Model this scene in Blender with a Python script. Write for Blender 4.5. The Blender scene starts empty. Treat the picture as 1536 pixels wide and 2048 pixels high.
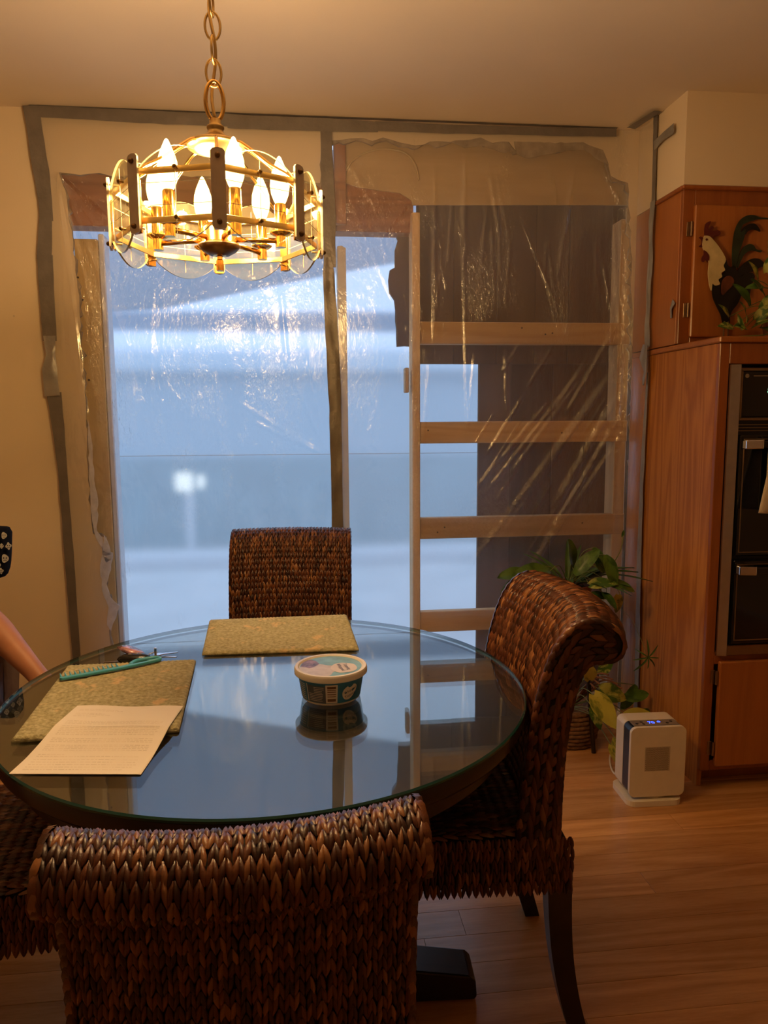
import bpy, bmesh, math, random
import numpy as np
from mathutils import Vector, Matrix, Euler, Quaternion, geometry, noise

random.seed(7)
rng = np.random.default_rng(11)
scene = bpy.context.scene
COL = scene.collection
PI = math.pi

# ------------------------------------------------------------------ camera
FPX = 1480.0
EYE = Vector((0, 0, 1.315))
_p, _r, _y = math.radians(7.2), math.radians(0.4), math.radians(6.5)
def _rz(v):
    c, s = math.cos(_y), math.sin(_y)
    return Vector((v[0]*c + v[1]*s, -v[0]*s + v[1]*c, v[2]))
FW = _rz((0, math.cos(_p), -math.sin(_p)))
_dn = _rz((0, -math.sin(_p), -math.cos(_p)))
_rt = _rz((1, 0, 0))
RT = _rt*math.cos(_r) + _dn*math.sin(_r)
DN = _dn*math.cos(_r) - _rt*math.sin(_r)
cam_d = bpy.data.cameras.new('camera')
cam_d.sensor_fit = 'VERTICAL'; cam_d.sensor_height = 24.0
cam_d.lens = FPX/2048*24.0
cam_d.clip_start = 0.02
cam = bpy.data.objects.new('camera', cam_d); COL.objects.link(cam)
_m = Matrix((RT, -DN, -FW)).transposed().to_4x4(); _m.translation = EYE
cam.matrix_world = _m
scene.camera = cam

# survey helpers: a sight line met with a known real plane gives a real point
def _ray(x, y): return (x-768)/FPX*RT + (y-1024)/FPX*DN + FW
def at_y(x, y, Y): d = _ray(x, y); return EYE + d*(Y/d.y)
def at_z(x, y, Z): d = _ray(x, y); return EYE + d*((Z-EYE.z)/d.z)
def at_x(x, y, X): d = _ray(x, y); return EYE + d*(X/d.x)

# ------------------------------------------------------------------ world, exposure
world = bpy.data.worlds.new('overcast_dusk'); scene.world = world
world.use_nodes = True
wn = world.node_tree.nodes; wl = world.node_tree.links
bg = wn['Background']
tc = wn.new('ShaderNodeTexCoord'); nz = wn.new('ShaderNodeTexNoise')
nz.inputs['Scale'].default_value = 2.2; nz.inputs['Detail'].default_value = 5
wl.new(tc.outputs['Generated'], nz.inputs['Vector'])
rp = wn.new('ShaderNodeValToRGB')
rp.color_ramp.elements[0].position = .35; rp.color_ramp.elements[0].color = (.43, .60, .90, 1)
rp.color_ramp.elements[1].position = .7; rp.color_ramp.elements[1].color = (.58, .74, .98, 1)
wl.new(nz.outputs['Fac'], rp.inputs['Fac']); wl.new(rp.outputs['Color'], bg.inputs['Color'])
bg.inputs['Strength'].default_value = 1.9
BULB_POWER = 7.0    # watts per candle bulb
BULB_COLOR = (1.0, .62, .28)
scene.view_settings.view_transform = 'Standard'
scene.view_settings.look = 'None'
scene.view_settings.exposure = 0.0
scene.view_settings.gamma = 1.0
scene.view_settings.use_curve_mapping = False
try:
    scene.cycles.use_denoising = True
    scene.cycles.max_bounces = 14; scene.cycles.transparent_max_bounces = 24
    scene.cycles.transmission_bounces = 10; scene.cycles.glossy_bounces = 6
    scene.cycles.sample_clamp_indirect = 6.0
except Exception: pass

# ------------------------------------------------------------------ materials
MATS = {}
class NT:
    def __init__(s, name):
        s.m = bpy.data.materials.new(name); s.m.use_nodes = True
        s.t = s.m.node_tree; s.t.nodes.clear()
        s.out = s.n('ShaderNodeOutputMaterial'); MATS[name] = s.m
    def n(s, typ, **kw):
        nd = s.t.nodes.new(typ)
        for k, v in kw.items():
            if k in ('operation', 'blend_type', 'data_type', 'wave_type', 'bands_direction', 'feature', 'distance', 'wave_profile', 'interpolation_type', 'noise_dimensions', 'voronoi_dimensions'): setattr(nd, k, v)
            else: nd.inputs[k.replace('_', ' ')].default_value = v
        return nd
    def l(s, a, b): s.t.links.new(a, b)
    def surf(s, sh): s.l(sh, s.out.inputs['Surface'])
    def ramp(s, fac, stops):
        r = s.n('ShaderNodeValToRGB'); e = r.color_ramp.elements
        while len(e) < len(stops): e.new(.5)
        for el, (p, c) in zip(e, stops): el.position = p; el.color = (*c, 1)
        s.l(fac, r.inputs['Fac']); return r.outputs['Color']
    def coords(s, scale=(1, 1, 1), kind='Object', rot=(0, 0, 0)):
        tc = s.n('ShaderNodeTexCoord'); mp = s.n('ShaderNodeMapping')
        mp.inputs['Scale'].default_value = scale; mp.inputs['Rotation'].default_value = rot
        s.l(tc.outputs[kind], mp.inputs['Vector']); return mp.outputs['Vector']
    def noise(s, vec, scale, detail=4, rough=.55, dist=0):
        n = s.n('ShaderNodeTexNoise'); n.inputs['Scale'].default_value = scale; n.inputs['Detail'].default_value = detail
        n.inputs['Roughness'].default_value = rough; n.inputs['Distortion'].default_value = dist
        if vec is not None: s.l(vec, n.inputs['Vector'])
        return n.outputs['Fac']
    def math(s, op, a, b=None):
        m = s.n('ShaderNodeMath', operation=op)
        for i, v in enumerate((a, b)):
            if v is None: continue
            if isinstance(v, (int, float)): m.inputs[i].default_value = v
            else: s.l(v, m.inputs[i])
        return m.outputs[0]
    def bump(s, h, strength=.3, dist=.01):
        b = s.n('ShaderNodeBump'); b.inputs['Strength'].default_value = strength; b.inputs['Distance'].default_value = dist
        s.l(h, b.inputs['Height']); return b.outputs['Normal']
    def bsdf(s, color=None, rough=.5, metal=0, spec=.5, normal=None, **kw):
        b = s.n('ShaderNodeBsdfPrincipled')
        if color is not None:
            if isinstance(color, tuple): b.inputs['Base Color'].default_value = (*color, 1)
            else: s.l(color, b.inputs['Base Color'])
        if isinstance(rough, (int, float)): b.inputs['Roughness'].default_value = rough
        else: s.l(rough, b.inputs['Roughness'])
        b.inputs['Metallic'].default_value = metal; b.inputs['Specular IOR Level'].default_value = spec
        if normal is not None: s.l(normal, b.inputs['Normal'])
        for k, v in kw.items(): b.inputs[k.replace('_', ' ')].default_value = v
        return b.outputs[0]
    def schlick(s, k=1.0, base=.04, normal=None):
        lw = s.n('ShaderNodeLayerWeight'); lw.inputs['Blend'].default_value = .5
        if normal is not None: s.l(normal, lw.inputs['Normal'])
        p = s.math('POWER', lw.outputs['Facing'], 5.0)
        q = s.math('MULTIPLY_ADD', p, (1-base)*k); s.t.nodes[-1].inputs[2].default_value = base*k
        m = s.math('MINIMUM', q, 1.0); return m
    def mix(s, fac, a, b):
        m = s.n('ShaderNodeMixShader')
        if isinstance(fac, (int, float)): m.inputs[0].default_value = fac
        else: s.l(fac, m.inputs[0])
        s.l(a, m.inputs[1]); s.l(b, m.inputs[2]); return m.outputs[0]

def simple(name, color, rough=.5, metal=0, spec=.5, var=.12, scale=30, bump=0, bscale=80, **kw):
    t = NT(name); v = t.coords()
    lo = tuple(max(0, c*(1-var)) for c in color); hi = tuple(min(1, c*(1+var)) for c in color)
    col = t.ramp(t.noise(v, scale, 3), [(.3, lo), (.7, hi)])
    nrm = t.bump(t.noise(v, bscale, 4), bump, .004) if bump else None
    t.surf(t.bsdf(col, rough, metal, spec, nrm, **kw)); return t.m

def wood(name, dark, light, axis=2, scale=26, rough=.38, ring=.6, rand=False, spec=.5, stretch=.07, coat=0):
    t = NT(name); sc = [1, 1, 1]; sc[axis] = stretch
    v = t.coords(tuple(sc))
    if rand:
        oi = t.n('ShaderNodeObjectInfo'); cx = t.n('ShaderNodeVectorMath', operation='ADD')
        mm = t.n('ShaderNodeVectorMath', operation='SCALE'); mm.inputs['Scale'].default_value = 37.0
        cb = t.n('ShaderNodeCombineXYZ')
        for i in range(3): t.l(oi.outputs['Random'], cb.inputs[i])
        t.l(cb.outputs[0], mm.inputs[0]); t.l(v, cx.inputs[0]); t.l(mm.outputs[0], cx.inputs[1]); v = cx.outputs[0]
    big = t.noise(v, scale*.28, 2, .5, 0.6)
    rings = t.math('SINE', t.math('MULTIPLY', big, 46.0))
    rings = t.math('MULTIPLY_ADD', rings, .5); 
    t.t.nodes[-1].inputs[2].default_value = .5
    fine = t.noise(v, scale*7, 3, .7)
    f = t.math('ADD', t.math('MULTIPLY', rings, ring), t.math('MULTIPLY', fine, 1-ring))
    col = t.ramp(f, [(.15, dark), (.8, light)])
    if rand:
        hv = t.n('ShaderNodeHueSaturation'); t.l(col, hv.inputs['Color'])
        t.l(t.math('MULTIPLY_ADD', oi.outputs['Random'], .5), hv.inputs['Value'])
        t.t.nodes[-1].inputs[2].default_value = .72
        col = hv.outputs['Color']
    t.surf(t.bsdf(col, rough, 0, spec, t.bump(fine, .06, .002), Coat_Weight=coat, Coat_Roughness=.2)); return t.m

def emit(name, color, strength):
    t = NT(name); e = t.n('ShaderNodeEmission'); e.inputs['Color'].default_value = (*color, 1); e.inputs['Strength'].default_value = strength
    t.surf(e.outputs[0]); return t.m

def glass_thin(name, tint=(.97, .98, .95), rough=.01, base=.02, edge=None, haze=0.0):
    t = NT(name)
    tr = t.n('ShaderNodeBsdfTransparent'); tr.inputs['Color'].default_value = (*tint, 1)
    gl = t.n('ShaderNodeBsdfGlossy'); gl.inputs['Roughness'].default_value = rough
    body = tr.outputs[0]
    if haze:
        df = t.n('ShaderNodeBsdfDiffuse'); df.inputs['Color'].default_value = (.9, .9, .85, 1)
        body = t.mix(haze, body, df.outputs[0])
    t.surf(t.mix(t.schlick(1.0, base), body, gl.outputs[0])); return t.m

simple('wall_paint', (.80, .66, .46), .62, var=.02, scale=3, bump=.05, bscale=180)
simple('ceiling_paint', (.80, .68, .52), .7, var=.03, scale=2, bump=.06, bscale=120)
simple('gypsum', (.36, .29, .21), .95, var=.3, scale=25, bump=.5, bscale=60)
simple('gypsum_white', (.78, .76, .76), .95, var=.12, scale=40, bump=.4, bscale=90)
simple('old_wall', (.62, .52, .38), .8, var=.05)
wood('plank_wood', (.47, .21, .068), (.70, .36, .135), 0, 22, .24, .35, True, .6, .10, .12)
simple('plank_gap', (.16, .08, .035), .7)
wood('cabinet_wood', (.36, .115, .017), (.56, .225, .042), 2, 34, .5, .42, False, .35, .085)
wood('cabinet_frame', (.26, .070, .014), (.35, .105, .022), 2, 24, .30, .3, False, .5, .05, .2)
wood('cabinet_door', (.36, .115, .024), (.45, .155, .034), 2, 20, .32, .25, False, .5, .06, .2)
wood('lumber', (.60, .36, .15), (.76, .50, .24), 0, 18, .6, .4, True, .3, .09)
wood('lumber_up', (.58, .36, .16), (.74, .50, .25), 2, 18, .6, .4, True, .3, .09)
wood('header_wood', (.26, .095, .038), (.40, .165, .07), 0, 16, .65, .5, False, .3, .06)
wood('sheathing', (.085, .052, .036), (.135, .085, .058), 2, 14, .75, .4, True, .25, .05)
wood('tan_board', (.50, .36, .19), (.60, .44, .25), 0, 10, .7, .3, False, .3, .1)
wood('dark_wood', (.012, .008, .006), (.024, .014, .010), 0, 20, .28, .4, False, .5, .08)
simple('duct_tape', (.22, .20, .185), .42, .35, var=.12, scale=14, bump=.5, bscale=45)
simple('tape_grey', (.34, .33, .32), .4, .3, var=.15, scale=14, bump=.5, bscale=45)
simple('brass', (.80, .50, .16), .16, 1, var=.05)
simple('brass_aged', (.50, .34, .14), .34, 1, var=.15)
simple('brass_dark', (.20, .12, .05), .38, .8, var=.2)
simple('strip_metal', (.74, .66, .56), .45, .15, var=.1)
simple('chrome', (.72, .72, .74), .16, 1, var=.03)
simple('steel', (.56, .55, .56), .34, 1, var=.05)
simple('bronze_trim', (.30, .20, .12), .3, .9, var=.1)
simple('black_glass', (.004, .004, .004), .08, 0, .6, var=.2)
simple('black_plastic', (.010, .010, .011), .35, var=.2)
simple('white_plastic', (.78, .68, .52), .42, var=.03)
simple('panel_grey', (.26, .20, .15), .4, var=.05)
simple('grille_hole', (.10, .065, .03), .6)
simple('paper', (.84, .78, .68), .8, var=.03, scale=8)
simple('print_grey', (.73, .66, .56), .8)
simple('tub_white', (.85, .80, .72), .38, var=.03)
simple('label_blue', (.03, .19, .36), .35, var=.3, scale=40)
simple('label_slate', (.10, .12, .17), .4, var=.15)
simple('label_white', (.80, .74, .66), .4, var=.03)
simple('print_dark', (.02, .025, .07), .5)
simple('print_brown', (.18, .08, .03), .5)
simple('lid_teal', (.20, .42, .50), .3, var=.25, scale=30)
simple('lid_cream', (.62, .56, .56), .35, var=.12, scale=60)
simple('lid_cream2', (.74, .66, .60), .35, var=.04)
simple('lid_berry', (.22, .12, .12), .35, var=.9, scale=90)
simple('panel_tan', (.52, .43, .31), .5, var=.1, scale=200)
simple('comb_teal', (.07, .38, .52), .36, var=.06)
simple('fob_black', (.008, .008, .009), .22)
simple('key_brass', (.30, .20, .10), .3, .9)
simple('charm_pink', (.40, .20, .24), .08, 0, .8, var=.9, scale=60)
simple('skin', (.46, .20, .105), .5, var=.1, scale=18, bump=.05, bscale=200)
simple('shirt_black', (.006, .006, .010), .9, 0, .05, var=.3, bump=.2, bscale=120)
simple('shirt_print', (.42, .40, .36), .8)
simple('pants_mauve', (.16, .11, .10), .85, var=.1, bump=.2)
simple('hair_brown', (.04, .02, .01), .6)
simple('bench_wood', (.34, .22, .10), .5)
simple('towel', (.80, .70, .56), .9, var=.06, bump=.4, bscale=200)
simple('basket', (.20, .10, .045), .7, var=.4, scale=60, bump=.6, bscale=90)
simple('soil', (.02, .013, .008), .9, bump=.6)
simple('terracotta', (.26, .10, .045), .7)
simple('stem_green', (.17, .20, .05), .5)
simple('rooster_black', (.006, .006, .007), .3, var=.3)
simple('rooster_cream', (.62, .50, .26), .5, var=.12, scale=25)
simple('rooster_red', (.11, .014, .012), .4, var=.2)
simple('rooster_green', (.020, .032, .016), .35, var=.4, scale=25)
simple('rooster_wing', (.13, .035, .014), .4, var=.5, scale=25)
simple('concrete', (.55, .56, .57), .85, var=.12, scale=2)
simple('porch_paint', (.34, .42, .54), .7, var=.06)
simple('fence_paint', (.26, .36, .40), .8, var=.12, scale=3)
simple('house_paint', (.44, .53, .60), .8, var=.06)
simple('hedge', (.05, .10, .06), .9, var=.4, scale=6)
simple('cable', (.55, .42, .22), .6)
simple('vinyl', (.70, .72, .76), .4, var=.03)
simple('yellow_strip', (.60, .42, .16), .7, var=.08, scale=10)
simple('nail', (.05, .035, .025), .5, .6)
t = NT('bulb')   # clear glowing glass: the light itself is the lamp inside
e_ = t.n('ShaderNodeEmission'); e_.inputs['Color'].default_value = (1, .72, .30, 1); e_.inputs['Strength'].default_value = 4.0
tr_ = t.n('ShaderNodeBsdfTransparent'); ad_ = t.n('ShaderNodeAddShader'); t.l(e_.outputs[0], ad_.inputs[0]); t.l(tr_.outputs[0], ad_.inputs[1]); t.surf(ad_.outputs[0])
t.m.cycles.emission_sampling = 'NONE'
emit('display_blue', (.02, .06, 1.0), 7.0)
emit('display_green', (.30, 1.0, .60), 1.4)
emit('lantern_glow', (.80, .92, 1.0), 1.6)
glass_thin('shade_glass', (.98, .96, .84), .02, .035, haze=.012)
simple('glass_edge', (.70, .66, .34), .25, var=.1)
simple('etch', (.85, .80, .62), .4)
# table glass: clear face, green rim
glass_thin('table_glass', (.90, .95, .93), .012, .20)
t = NT('table_glass_rim'); t.surf(t.bsdf((.012, .065, .06), .12, 0, .5))

# braided seagrass: each strand its own tone
t = NT('wicker')
gi = t.n('ShaderNodeNewGeometry')
isl = gi.outputs['Random Per Island']
v = t.coords((1, 1, 1)); fib = t.noise(t.coords((60, 60, 60)), 6, 3)
col = t.ramp(isl, [(0, (.026, .008, .005)), (.45, (.085, .025, .011)), (.82, (.17, .055, .020)), (1, (.32, .14, .05))])
t.surf(t.bsdf(col, .33, 0, .55, t.bump(fib, .25, .002)))
simple('wicker_core', (.016, .007, .004), .8)

# variegated leaves
def leafmat(name, dark, light, thr, streak):
    t = NT(name); oi = t.n('ShaderNodeObjectInfo')
    v = t.coords((1, streak, 1)); add = t.n('ShaderNodeVectorMath', operation='ADD')
    cb = t.n('ShaderNodeCombineXYZ'); t.l(t.math('MULTIPLY', oi.outputs['Random'], 20.0), cb.inputs[0])
    t.l(v, add.inputs[0]); t.l(cb.outputs[0], add.inputs[1])
    n = t.noise(add.outputs[0], 3.2, 4, .6, .5)
    col = t.ramp(n, [(thr-.06, dark), (thr+.06, light)])
    t.surf(t.bsdf(col, .38, 0, .5, None, Subsurface_Weight=0)); return t.m
leafmat('leaf_pothos', (.060, .14, .020), (.46, .48, .11), .52, .6)
leafmat('leaf_gold', (.16, .20, .025), (.52, .47, .07), .42, .5)
leafmat('leaf_dark', (.035, .095, .014), (.085, .18, .026), .5, .6)
t = NT('leaf_spider')
sx = t.n('ShaderNodeSeparateXYZ'); t.l(t.coords(), sx.inputs[0])
ab = t.math('ABSOLUTE', sx.outputs['X'])
t.surf(t.bsdf(t.ramp(ab, [(.055, (.05, .12, .02)), (.075, (.55, .55, .25))]), .45))

# quilted placemat
t = NT('placemat')
v = t.coords((1, 1, 1))
spots = t.noise(v, 15, 3, .6)
base = t.ramp(t.noise(v, 120, 3), [(.3, (.30, .27, .14)), (.7, (.54, .50, .30))])
mx = t.n('ShaderNodeMix', data_type='RGBA'); t.l(t.ramp(spots, [(.60, (0, 0, 0)), (.66, (.7, .7, .7))]), mx.inputs[0])
t.l(base, mx.inputs[6]); mx.inputs[7].default_value = (.70, .50, .26, 1)
t.surf(t.bsdf(mx.outputs[2], .9, 0, .2, t.bump(t.noise(t.coords((1, 2.4, 1)), 70, 3), .9, .006)))

# clear crinkled sheet: passes light, slight haze, sharp glints
def plastic(name, haze, crinkle, mscale, seed, rough=.15, bd=.0052):
    t = NT(name)
    v = t.coords((1, 1, .34)); 
    a = t.noise(v, 85, 3, .55, 1.0); b = t.noise(t.coords((1, 1, .5), rot=(0, .5, 0)), 34, 2, .5, .8)
    rid = t.math('ABSOLUTE', t.math('SUBTRACT', a, .5)); rid2 = t.math('ABSOLUTE', t.math('SUBTRACT', b, .5))
    at = t.n('ShaderNodeAttribute'); at.attribute_name = 'crinkle'
    h = t.math('MULTIPLY', t.math('ADD', t.math('MULTIPLY', rid, .8), t.math('MULTIPLY', rid2, .7)), at.outputs['Fac'])
    nrm = t.bump(h, crinkle, bd)
    tr = t.n('ShaderNodeBsdfTransparent'); tr.inputs['Color'].default_value = (.95, .95, .94, 1)
    gl = t.n('ShaderNodeBsdfGlossy'); gl.inputs['Roughness'].default_value = rough; gl.inputs['Color'].default_value = (1, 1, 1, 1); t.l(nrm, gl.inputs['Normal'])
    df = t.n('ShaderNodeBsdfDiffuse'); df.inputs['Color'].default_value = (.9, .9, .88, 1)
    tl = t.n('ShaderNodeBsdfTranslucent'); tl.inputs['Color'].default_value = (.9, .9, .9, 1)
    hz = t.mix(.5, df.outputs[0], tl.outputs[0])
    body = t.mix(haze, tr.outputs[0], hz)
    t.surf(t.mix(t.schlick(2.5, .05, nrm), body, gl.outputs[0])); return t.m
plastic('plastic_left', .05, 1.0, 3.2, 0)
plastic('plastic_right', .13, 1.0, 3.0, 1, .19, .012)
t = NT('plastic_milky')
rf = t.n('ShaderNodeBsdfRefraction'); rf.inputs['IOR'].default_value = 1.12; rf.inputs['Roughness'].default_value = .30
rf.inputs['Color'].default_value = (.94, .96, .97, 1)
tl = t.n('ShaderNodeBsdfTranslucent'); tl.inputs['Color'].default_value = (.85, .90, .93, 1)
t.surf(t.mix(.30, rf.outputs[0], tl.outputs[0]))

# ------------------------------------------------------------------ mesh builder
class MB:
    def __init__(s): s.v = []; s.f = []; s.mi = []
    def add(s, vs, fs, mi=0):
        o = len(s.v); s.v += [tuple(p) for p in vs]; s.f += [tuple(i+o for i in f) for f in fs]; s.mi += [mi]*len(fs); return s
    def box(s, c, d, rot=None, ch=0.0, mi=0):
        hx, hy, hz = d[0]/2, d[1]/2, d[2]/2
        ch = min(ch, hx*.49, hy*.49, hz*.49)
        if ch <= 0:
            pts = [Vector((x, y, z)) for z in (-hz, hz) for y in (-hy, hy) for x in (-hx, hx)]
            fs = [(0, 2, 3, 1), (4, 5, 7, 6), (0, 1, 5, 4), (2, 6, 7, 3), (0, 4, 6, 2), (1, 3, 7, 5)]
        else:
            pts = []; idx = {}
            for sx in (-1, 1):
                for sy in (-1, 1):
                    for sz in (-1, 1):
                        for a in range(3):
                            p = [sx*(hx-ch), sy*(hy-ch), sz*(hz-ch)]
                            p[a] = (sx*hx, sy*hy, sz*hz)[a]
                            idx[(sx, sy, sz, a)] = len(pts); pts.append(Vector(p))
            fs = []
            for a in range(3):
                b, c2 = (a+1) % 3, (a+2) % 3
                for sg in (-1, 1):
                    q = []
                    for u, w in ((-1, -1), (1, -1), (1, 1), (-1, 1)):
                        k = [0, 0, 0]; k[a] = sg; k[b] = u; k[c2] = w; q.append(idx[(*k, a)])
                    fs.append(tuple(q if sg > 0 else q[::-1]))
                for u in (-1, 1):
                    for w in (-1, 1):
                        k0 = [0, 0, 0]; k0[b] = u; k0[c2] = w; k1 = k0[:]; k0[a] = -1; k1[a] = 1
                        q = [idx[(*k0, b)], idx[(*k1, b)], idx[(*k1, c2)], idx[(*k0, c2)]]
                        fs.append(tuple(q if u*w < 0 else q[::-1]))
            for sx in (-1, 1):
                for sy in (-1, 1):
                    for sz in (-1, 1):
                        q = [idx[(sx, sy, sz, a)] for a in range(3)]
                        fs.append(tuple(q if sx*sy*sz > 0 else q[::-1]))
        R = rot if rot is not None else Matrix.Identity(3)
        if isinstance(R, (int, float)): R = Matrix.Rotation(R, 3, 'Z')
        c = Vector(c)
        return s.add([R @ p + c for p in pts], fs, mi)
    def tube(s, pts, r, n=8, caps=True, closed=False, mi=0, flat=1.0):
        pts = [Vector(p) for p in pts]; m = len(pts)
        rs = r if isinstance(r, (list, tuple)) else [r]*m
        up = None; vs = []
        for i, p in enumerate(pts):
            a = pts[(i-1) % m] if (closed or i > 0) else p; b = pts[(i+1) % m] if (closed or i < m-1) else p
            d = (b-a).normalized()
            if up is None:
                up = Vector((0, 0, 1)) if abs(d.z) < .9 else Vector((1, 0, 0))
            up = (up - d*up.dot(d)).normalized(); si = d.cross(up)
            for k in range(n):
                t = 2*PI*k/n; vs.append(p + (up*math.cos(t)*flat + si*math.sin(t))*rs[i])
        fs = []
        for i in range(m if closed else m-1):
            j = (i+1) % m
            for k in range(n):
                k2 = (k+1) % n; fs.append((i*n+k, i*n+k2, j*n+k2, j*n+k))
        if caps and not closed: fs += [tuple(range(n))[::-1], tuple(range((m-1)*n, m*n))]
        return s.add(vs, fs, mi)
    def lathe(s, prof, n=24, c=(0, 0, 0), mi=0, axis=None, caps=True):
        vs = []; M = axis if axis is not None else Matrix.Identity(3); c = Vector(c)
        for r, z in prof:
            for k in range(n):
                t = 2*PI*k/n; vs.append(c + M @ Vector((r*math.cos(t), r*math.sin(t), z)))
        fs = []
        for i in range(len(prof)-1):
            for k in range(n):
                k2 = (k+1) % n; fs.append((i*n+k, i*n+k2, (i+1)*n+k2, (i+1)*n+k))
        if caps: fs += [tuple(range(n))[::-1], tuple(range((len(prof)-1)*n, len(prof)*n))]
        return s.add(vs, fs, mi)
    def grid(s, fn, nu, nv, mi=0):
        vs = [fn(i/nu, j/nv) for j in range(nv+1) for i in range(nu+1)]
        fs = [(j*(nu+1)+i, j*(nu+1)+i+1, (j+1)*(nu+1)+i+1, (j+1)*(nu+1)+i) for j in range(nv) for i in range(nu)]
        return s.add(vs, fs, mi)
    def prism(s, loop, off, mi=0, side=None):
        """solid from a planar loop of 3D points swept by off"""
        L = [Vector(p) for p in loop]; n = len(L); off = Vector(off)
        tri = geometry.tessellate_polygon([L])
        nrm = Vector((0, 0, 0))
        for i in range(n): nrm += L[i].cross(L[(i+1) % n])
        fl = nrm.dot(off) > 0
        vs = L + [p+off for p in L]
        T = []
        for a, b, c in tri:
            tn = (L[b]-L[a]).cross(L[c]-L[a])
            if tn.dot(off) > 0: a, b, c = a, c, b
            T.append((a, b, c)); T.append((a+n, c+n, b+n))
        s.add(vs, T, mi)
        S = []
        for i in range(n):
            j = (i+1) % n
            S.append((i, j, j+n, i+n) if fl else (j, i, i+n, j+n))
        o = len(s.v)-2*n
        s.f += [tuple(i+o for i in f) for f in S]; s.mi += [mi if side is None else side]*len(S)
        return s
    def mesh(s, name, mats, smooth=False):
        me = bpy.data.meshes.new(name); me.from_pydata(s.v, [], s.f); me.validate()
        for m in (mats if isinstance(mats, (list, tuple)) else [mats]): me.materials.append(MATS[m])
        if len(me.polygons) == len(s.mi): me.polygons.foreach_set('material_index', s.mi)
        if smooth: me.shade_smooth()
        me.update(); return me
    def build(s, name, mats, parent=None, smooth=False, auto=None):
        o = bpy.data.objects.new(name, s.mesh(name, mats, smooth or auto is not None)); COL.objects.link(o)
        if auto is not None:
            try: o.data.set_sharp_from_angle(angle=math.radians(auto))
            except Exception: pass
        if parent is not None:
            o.parent = parent; o.matrix_parent_inverse = MW[parent.name].inverted() if parent.name in MW else Matrix.Identity(4)
        return o
MW = {}   # world matrices of the Empties, so parts can be given in world coordinates
def tag(o, label, cat, group=None, kind=None):
    o['label'] = label; o['category'] = cat
    if group: o['group'] = group
    if kind: o['kind'] = kind
    return o
def thing(name, label, cat, loc=(0, 0, 0), group=None, local=False):
    o = bpy.data.objects.new(name, None); COL.objects.link(o); o.empty_display_size = .05
    o.location = loc
    if not local: MW[o.name] = Matrix.Translation(Vector(loc))
    return tag(o, label, cat, group)
def struct(o): o['kind'] = 'structure'; return o
def stuff(o): o['kind'] = 'stuff'; return o
def dup(o, parent=None):
    c = o.copy(); COL.objects.link(c)
    if parent is not None: c.parent = parent
    for ch in [x for x in COL.objects if x.parent == o]: dup(ch, c)
    return c
def catmull(P, n):
    P = [Vector(p) for p in P]; out = []
    for i in range(len(P)-1):
        p0 = P[max(i-1, 0)]; p1 = P[i]; p2 = P[i+1]; p3 = P[min(i+2, len(P)-1)]
        for k in range(n):
            t = k/n
            out.append(.5*((2*p1)+(p2-p0)*t+(2*p0-5*p1+4*p2-p3)*t*t+(3*p1-p0-3*p2+p3)*t**3))
    return out+[P[-1]]
def text_mesh(body, size, extrude=0.0):
    cu = bpy.data.curves.new('text', 'FONT'); cu.body = body; cu.size = size; cu.align_x = 'CENTER'; cu.align_y = 'CENTER'
    cu.resolution_u = 3
    ob = bpy.data.objects.new('text', cu); COL.objects.link(ob)
    dg = bpy.context.evaluated_depsgraph_get(); me = bpy.data.meshes.new_from_object(ob.evaluated_get(dg))
    vs = [v.co.copy() for v in me.vertices]; fs = [tuple(p.vertices) for p in me.polygons]
    bpy.data.objects.remove(ob); bpy.data.curves.remove(cu); bpy.data.meshes.remove(me)
    return vs, fs
# ================================================================== room shell
WY = 3.01          # back wall plane
ZC = 2.457         # ceiling
XL, XR, YF = -2.6, 3.0, -2.6
XS = 1.39          # left side of the cabinet run
fl = MB(); fl.box(((XL+XR)/2, (YF+WY+.16)/2, -.06), (XR-XL, WY+.16-YF, .10)); floor = struct(fl.build('floor', 'plank_gap'))
# floor planks: strips running along the back wall, each its own piece
PW = .098; GAP = .0008
row = 0; y = YF
plank_meshes = {}
def plank_mesh(L):
    k = round(L, 2)
    if k not in plank_meshes:
        b = MB(); b.box((0, 0, 0), (k-GAP, PW-GAP, .0098), ch=.0004); plank_meshes[k] = b.mesh('plank', 'plank_wood')
    return plank_meshes[k]
while y < WY+.02:
    x = XL - random.choice((0, .35, .7, 1.05, 1.3))
    while x < XR:
        L = 1.62 if row % 2 else 1.5
        x0, x1 = max(x, XL), min(x+L, XR)
        if x1-x0 > .05:
            o = bpy.data.objects.new('plank', plank_mesh(round(x1-x0, 2))); COL.objects.link(o)
            o.location = ((x0+x1)/2, y+PW/2, -.005); o.parent = floor
        x += L
    y += PW; row += 1

ce = MB(); ce.box(((XL+XR)/2, (YF+WY+.1)/2, ZC+.05), (XR-XL, WY+.1-YF, .10)); struct(ce.build('ceiling', 'ceiling_paint'))
w = MB(); w.box((XL-.05, (YF+WY)/2, ZC/2), (.1, WY-YF+.2, ZC)); struct(w.build('wall_left', 'wall_paint'))
w = MB(); w.box((XR+.05, (YF+WY)/2, ZC/2), (.1, WY-YF+.2, ZC)); struct(w.build('wall_right', 'wall_paint'))
w = MB(); w.box(((XL+XR)/2, YF-.05, ZC/2), (XR-XL+.2, .1, ZC)); struct(w.build('wall_front', 'wall_paint'))

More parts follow.
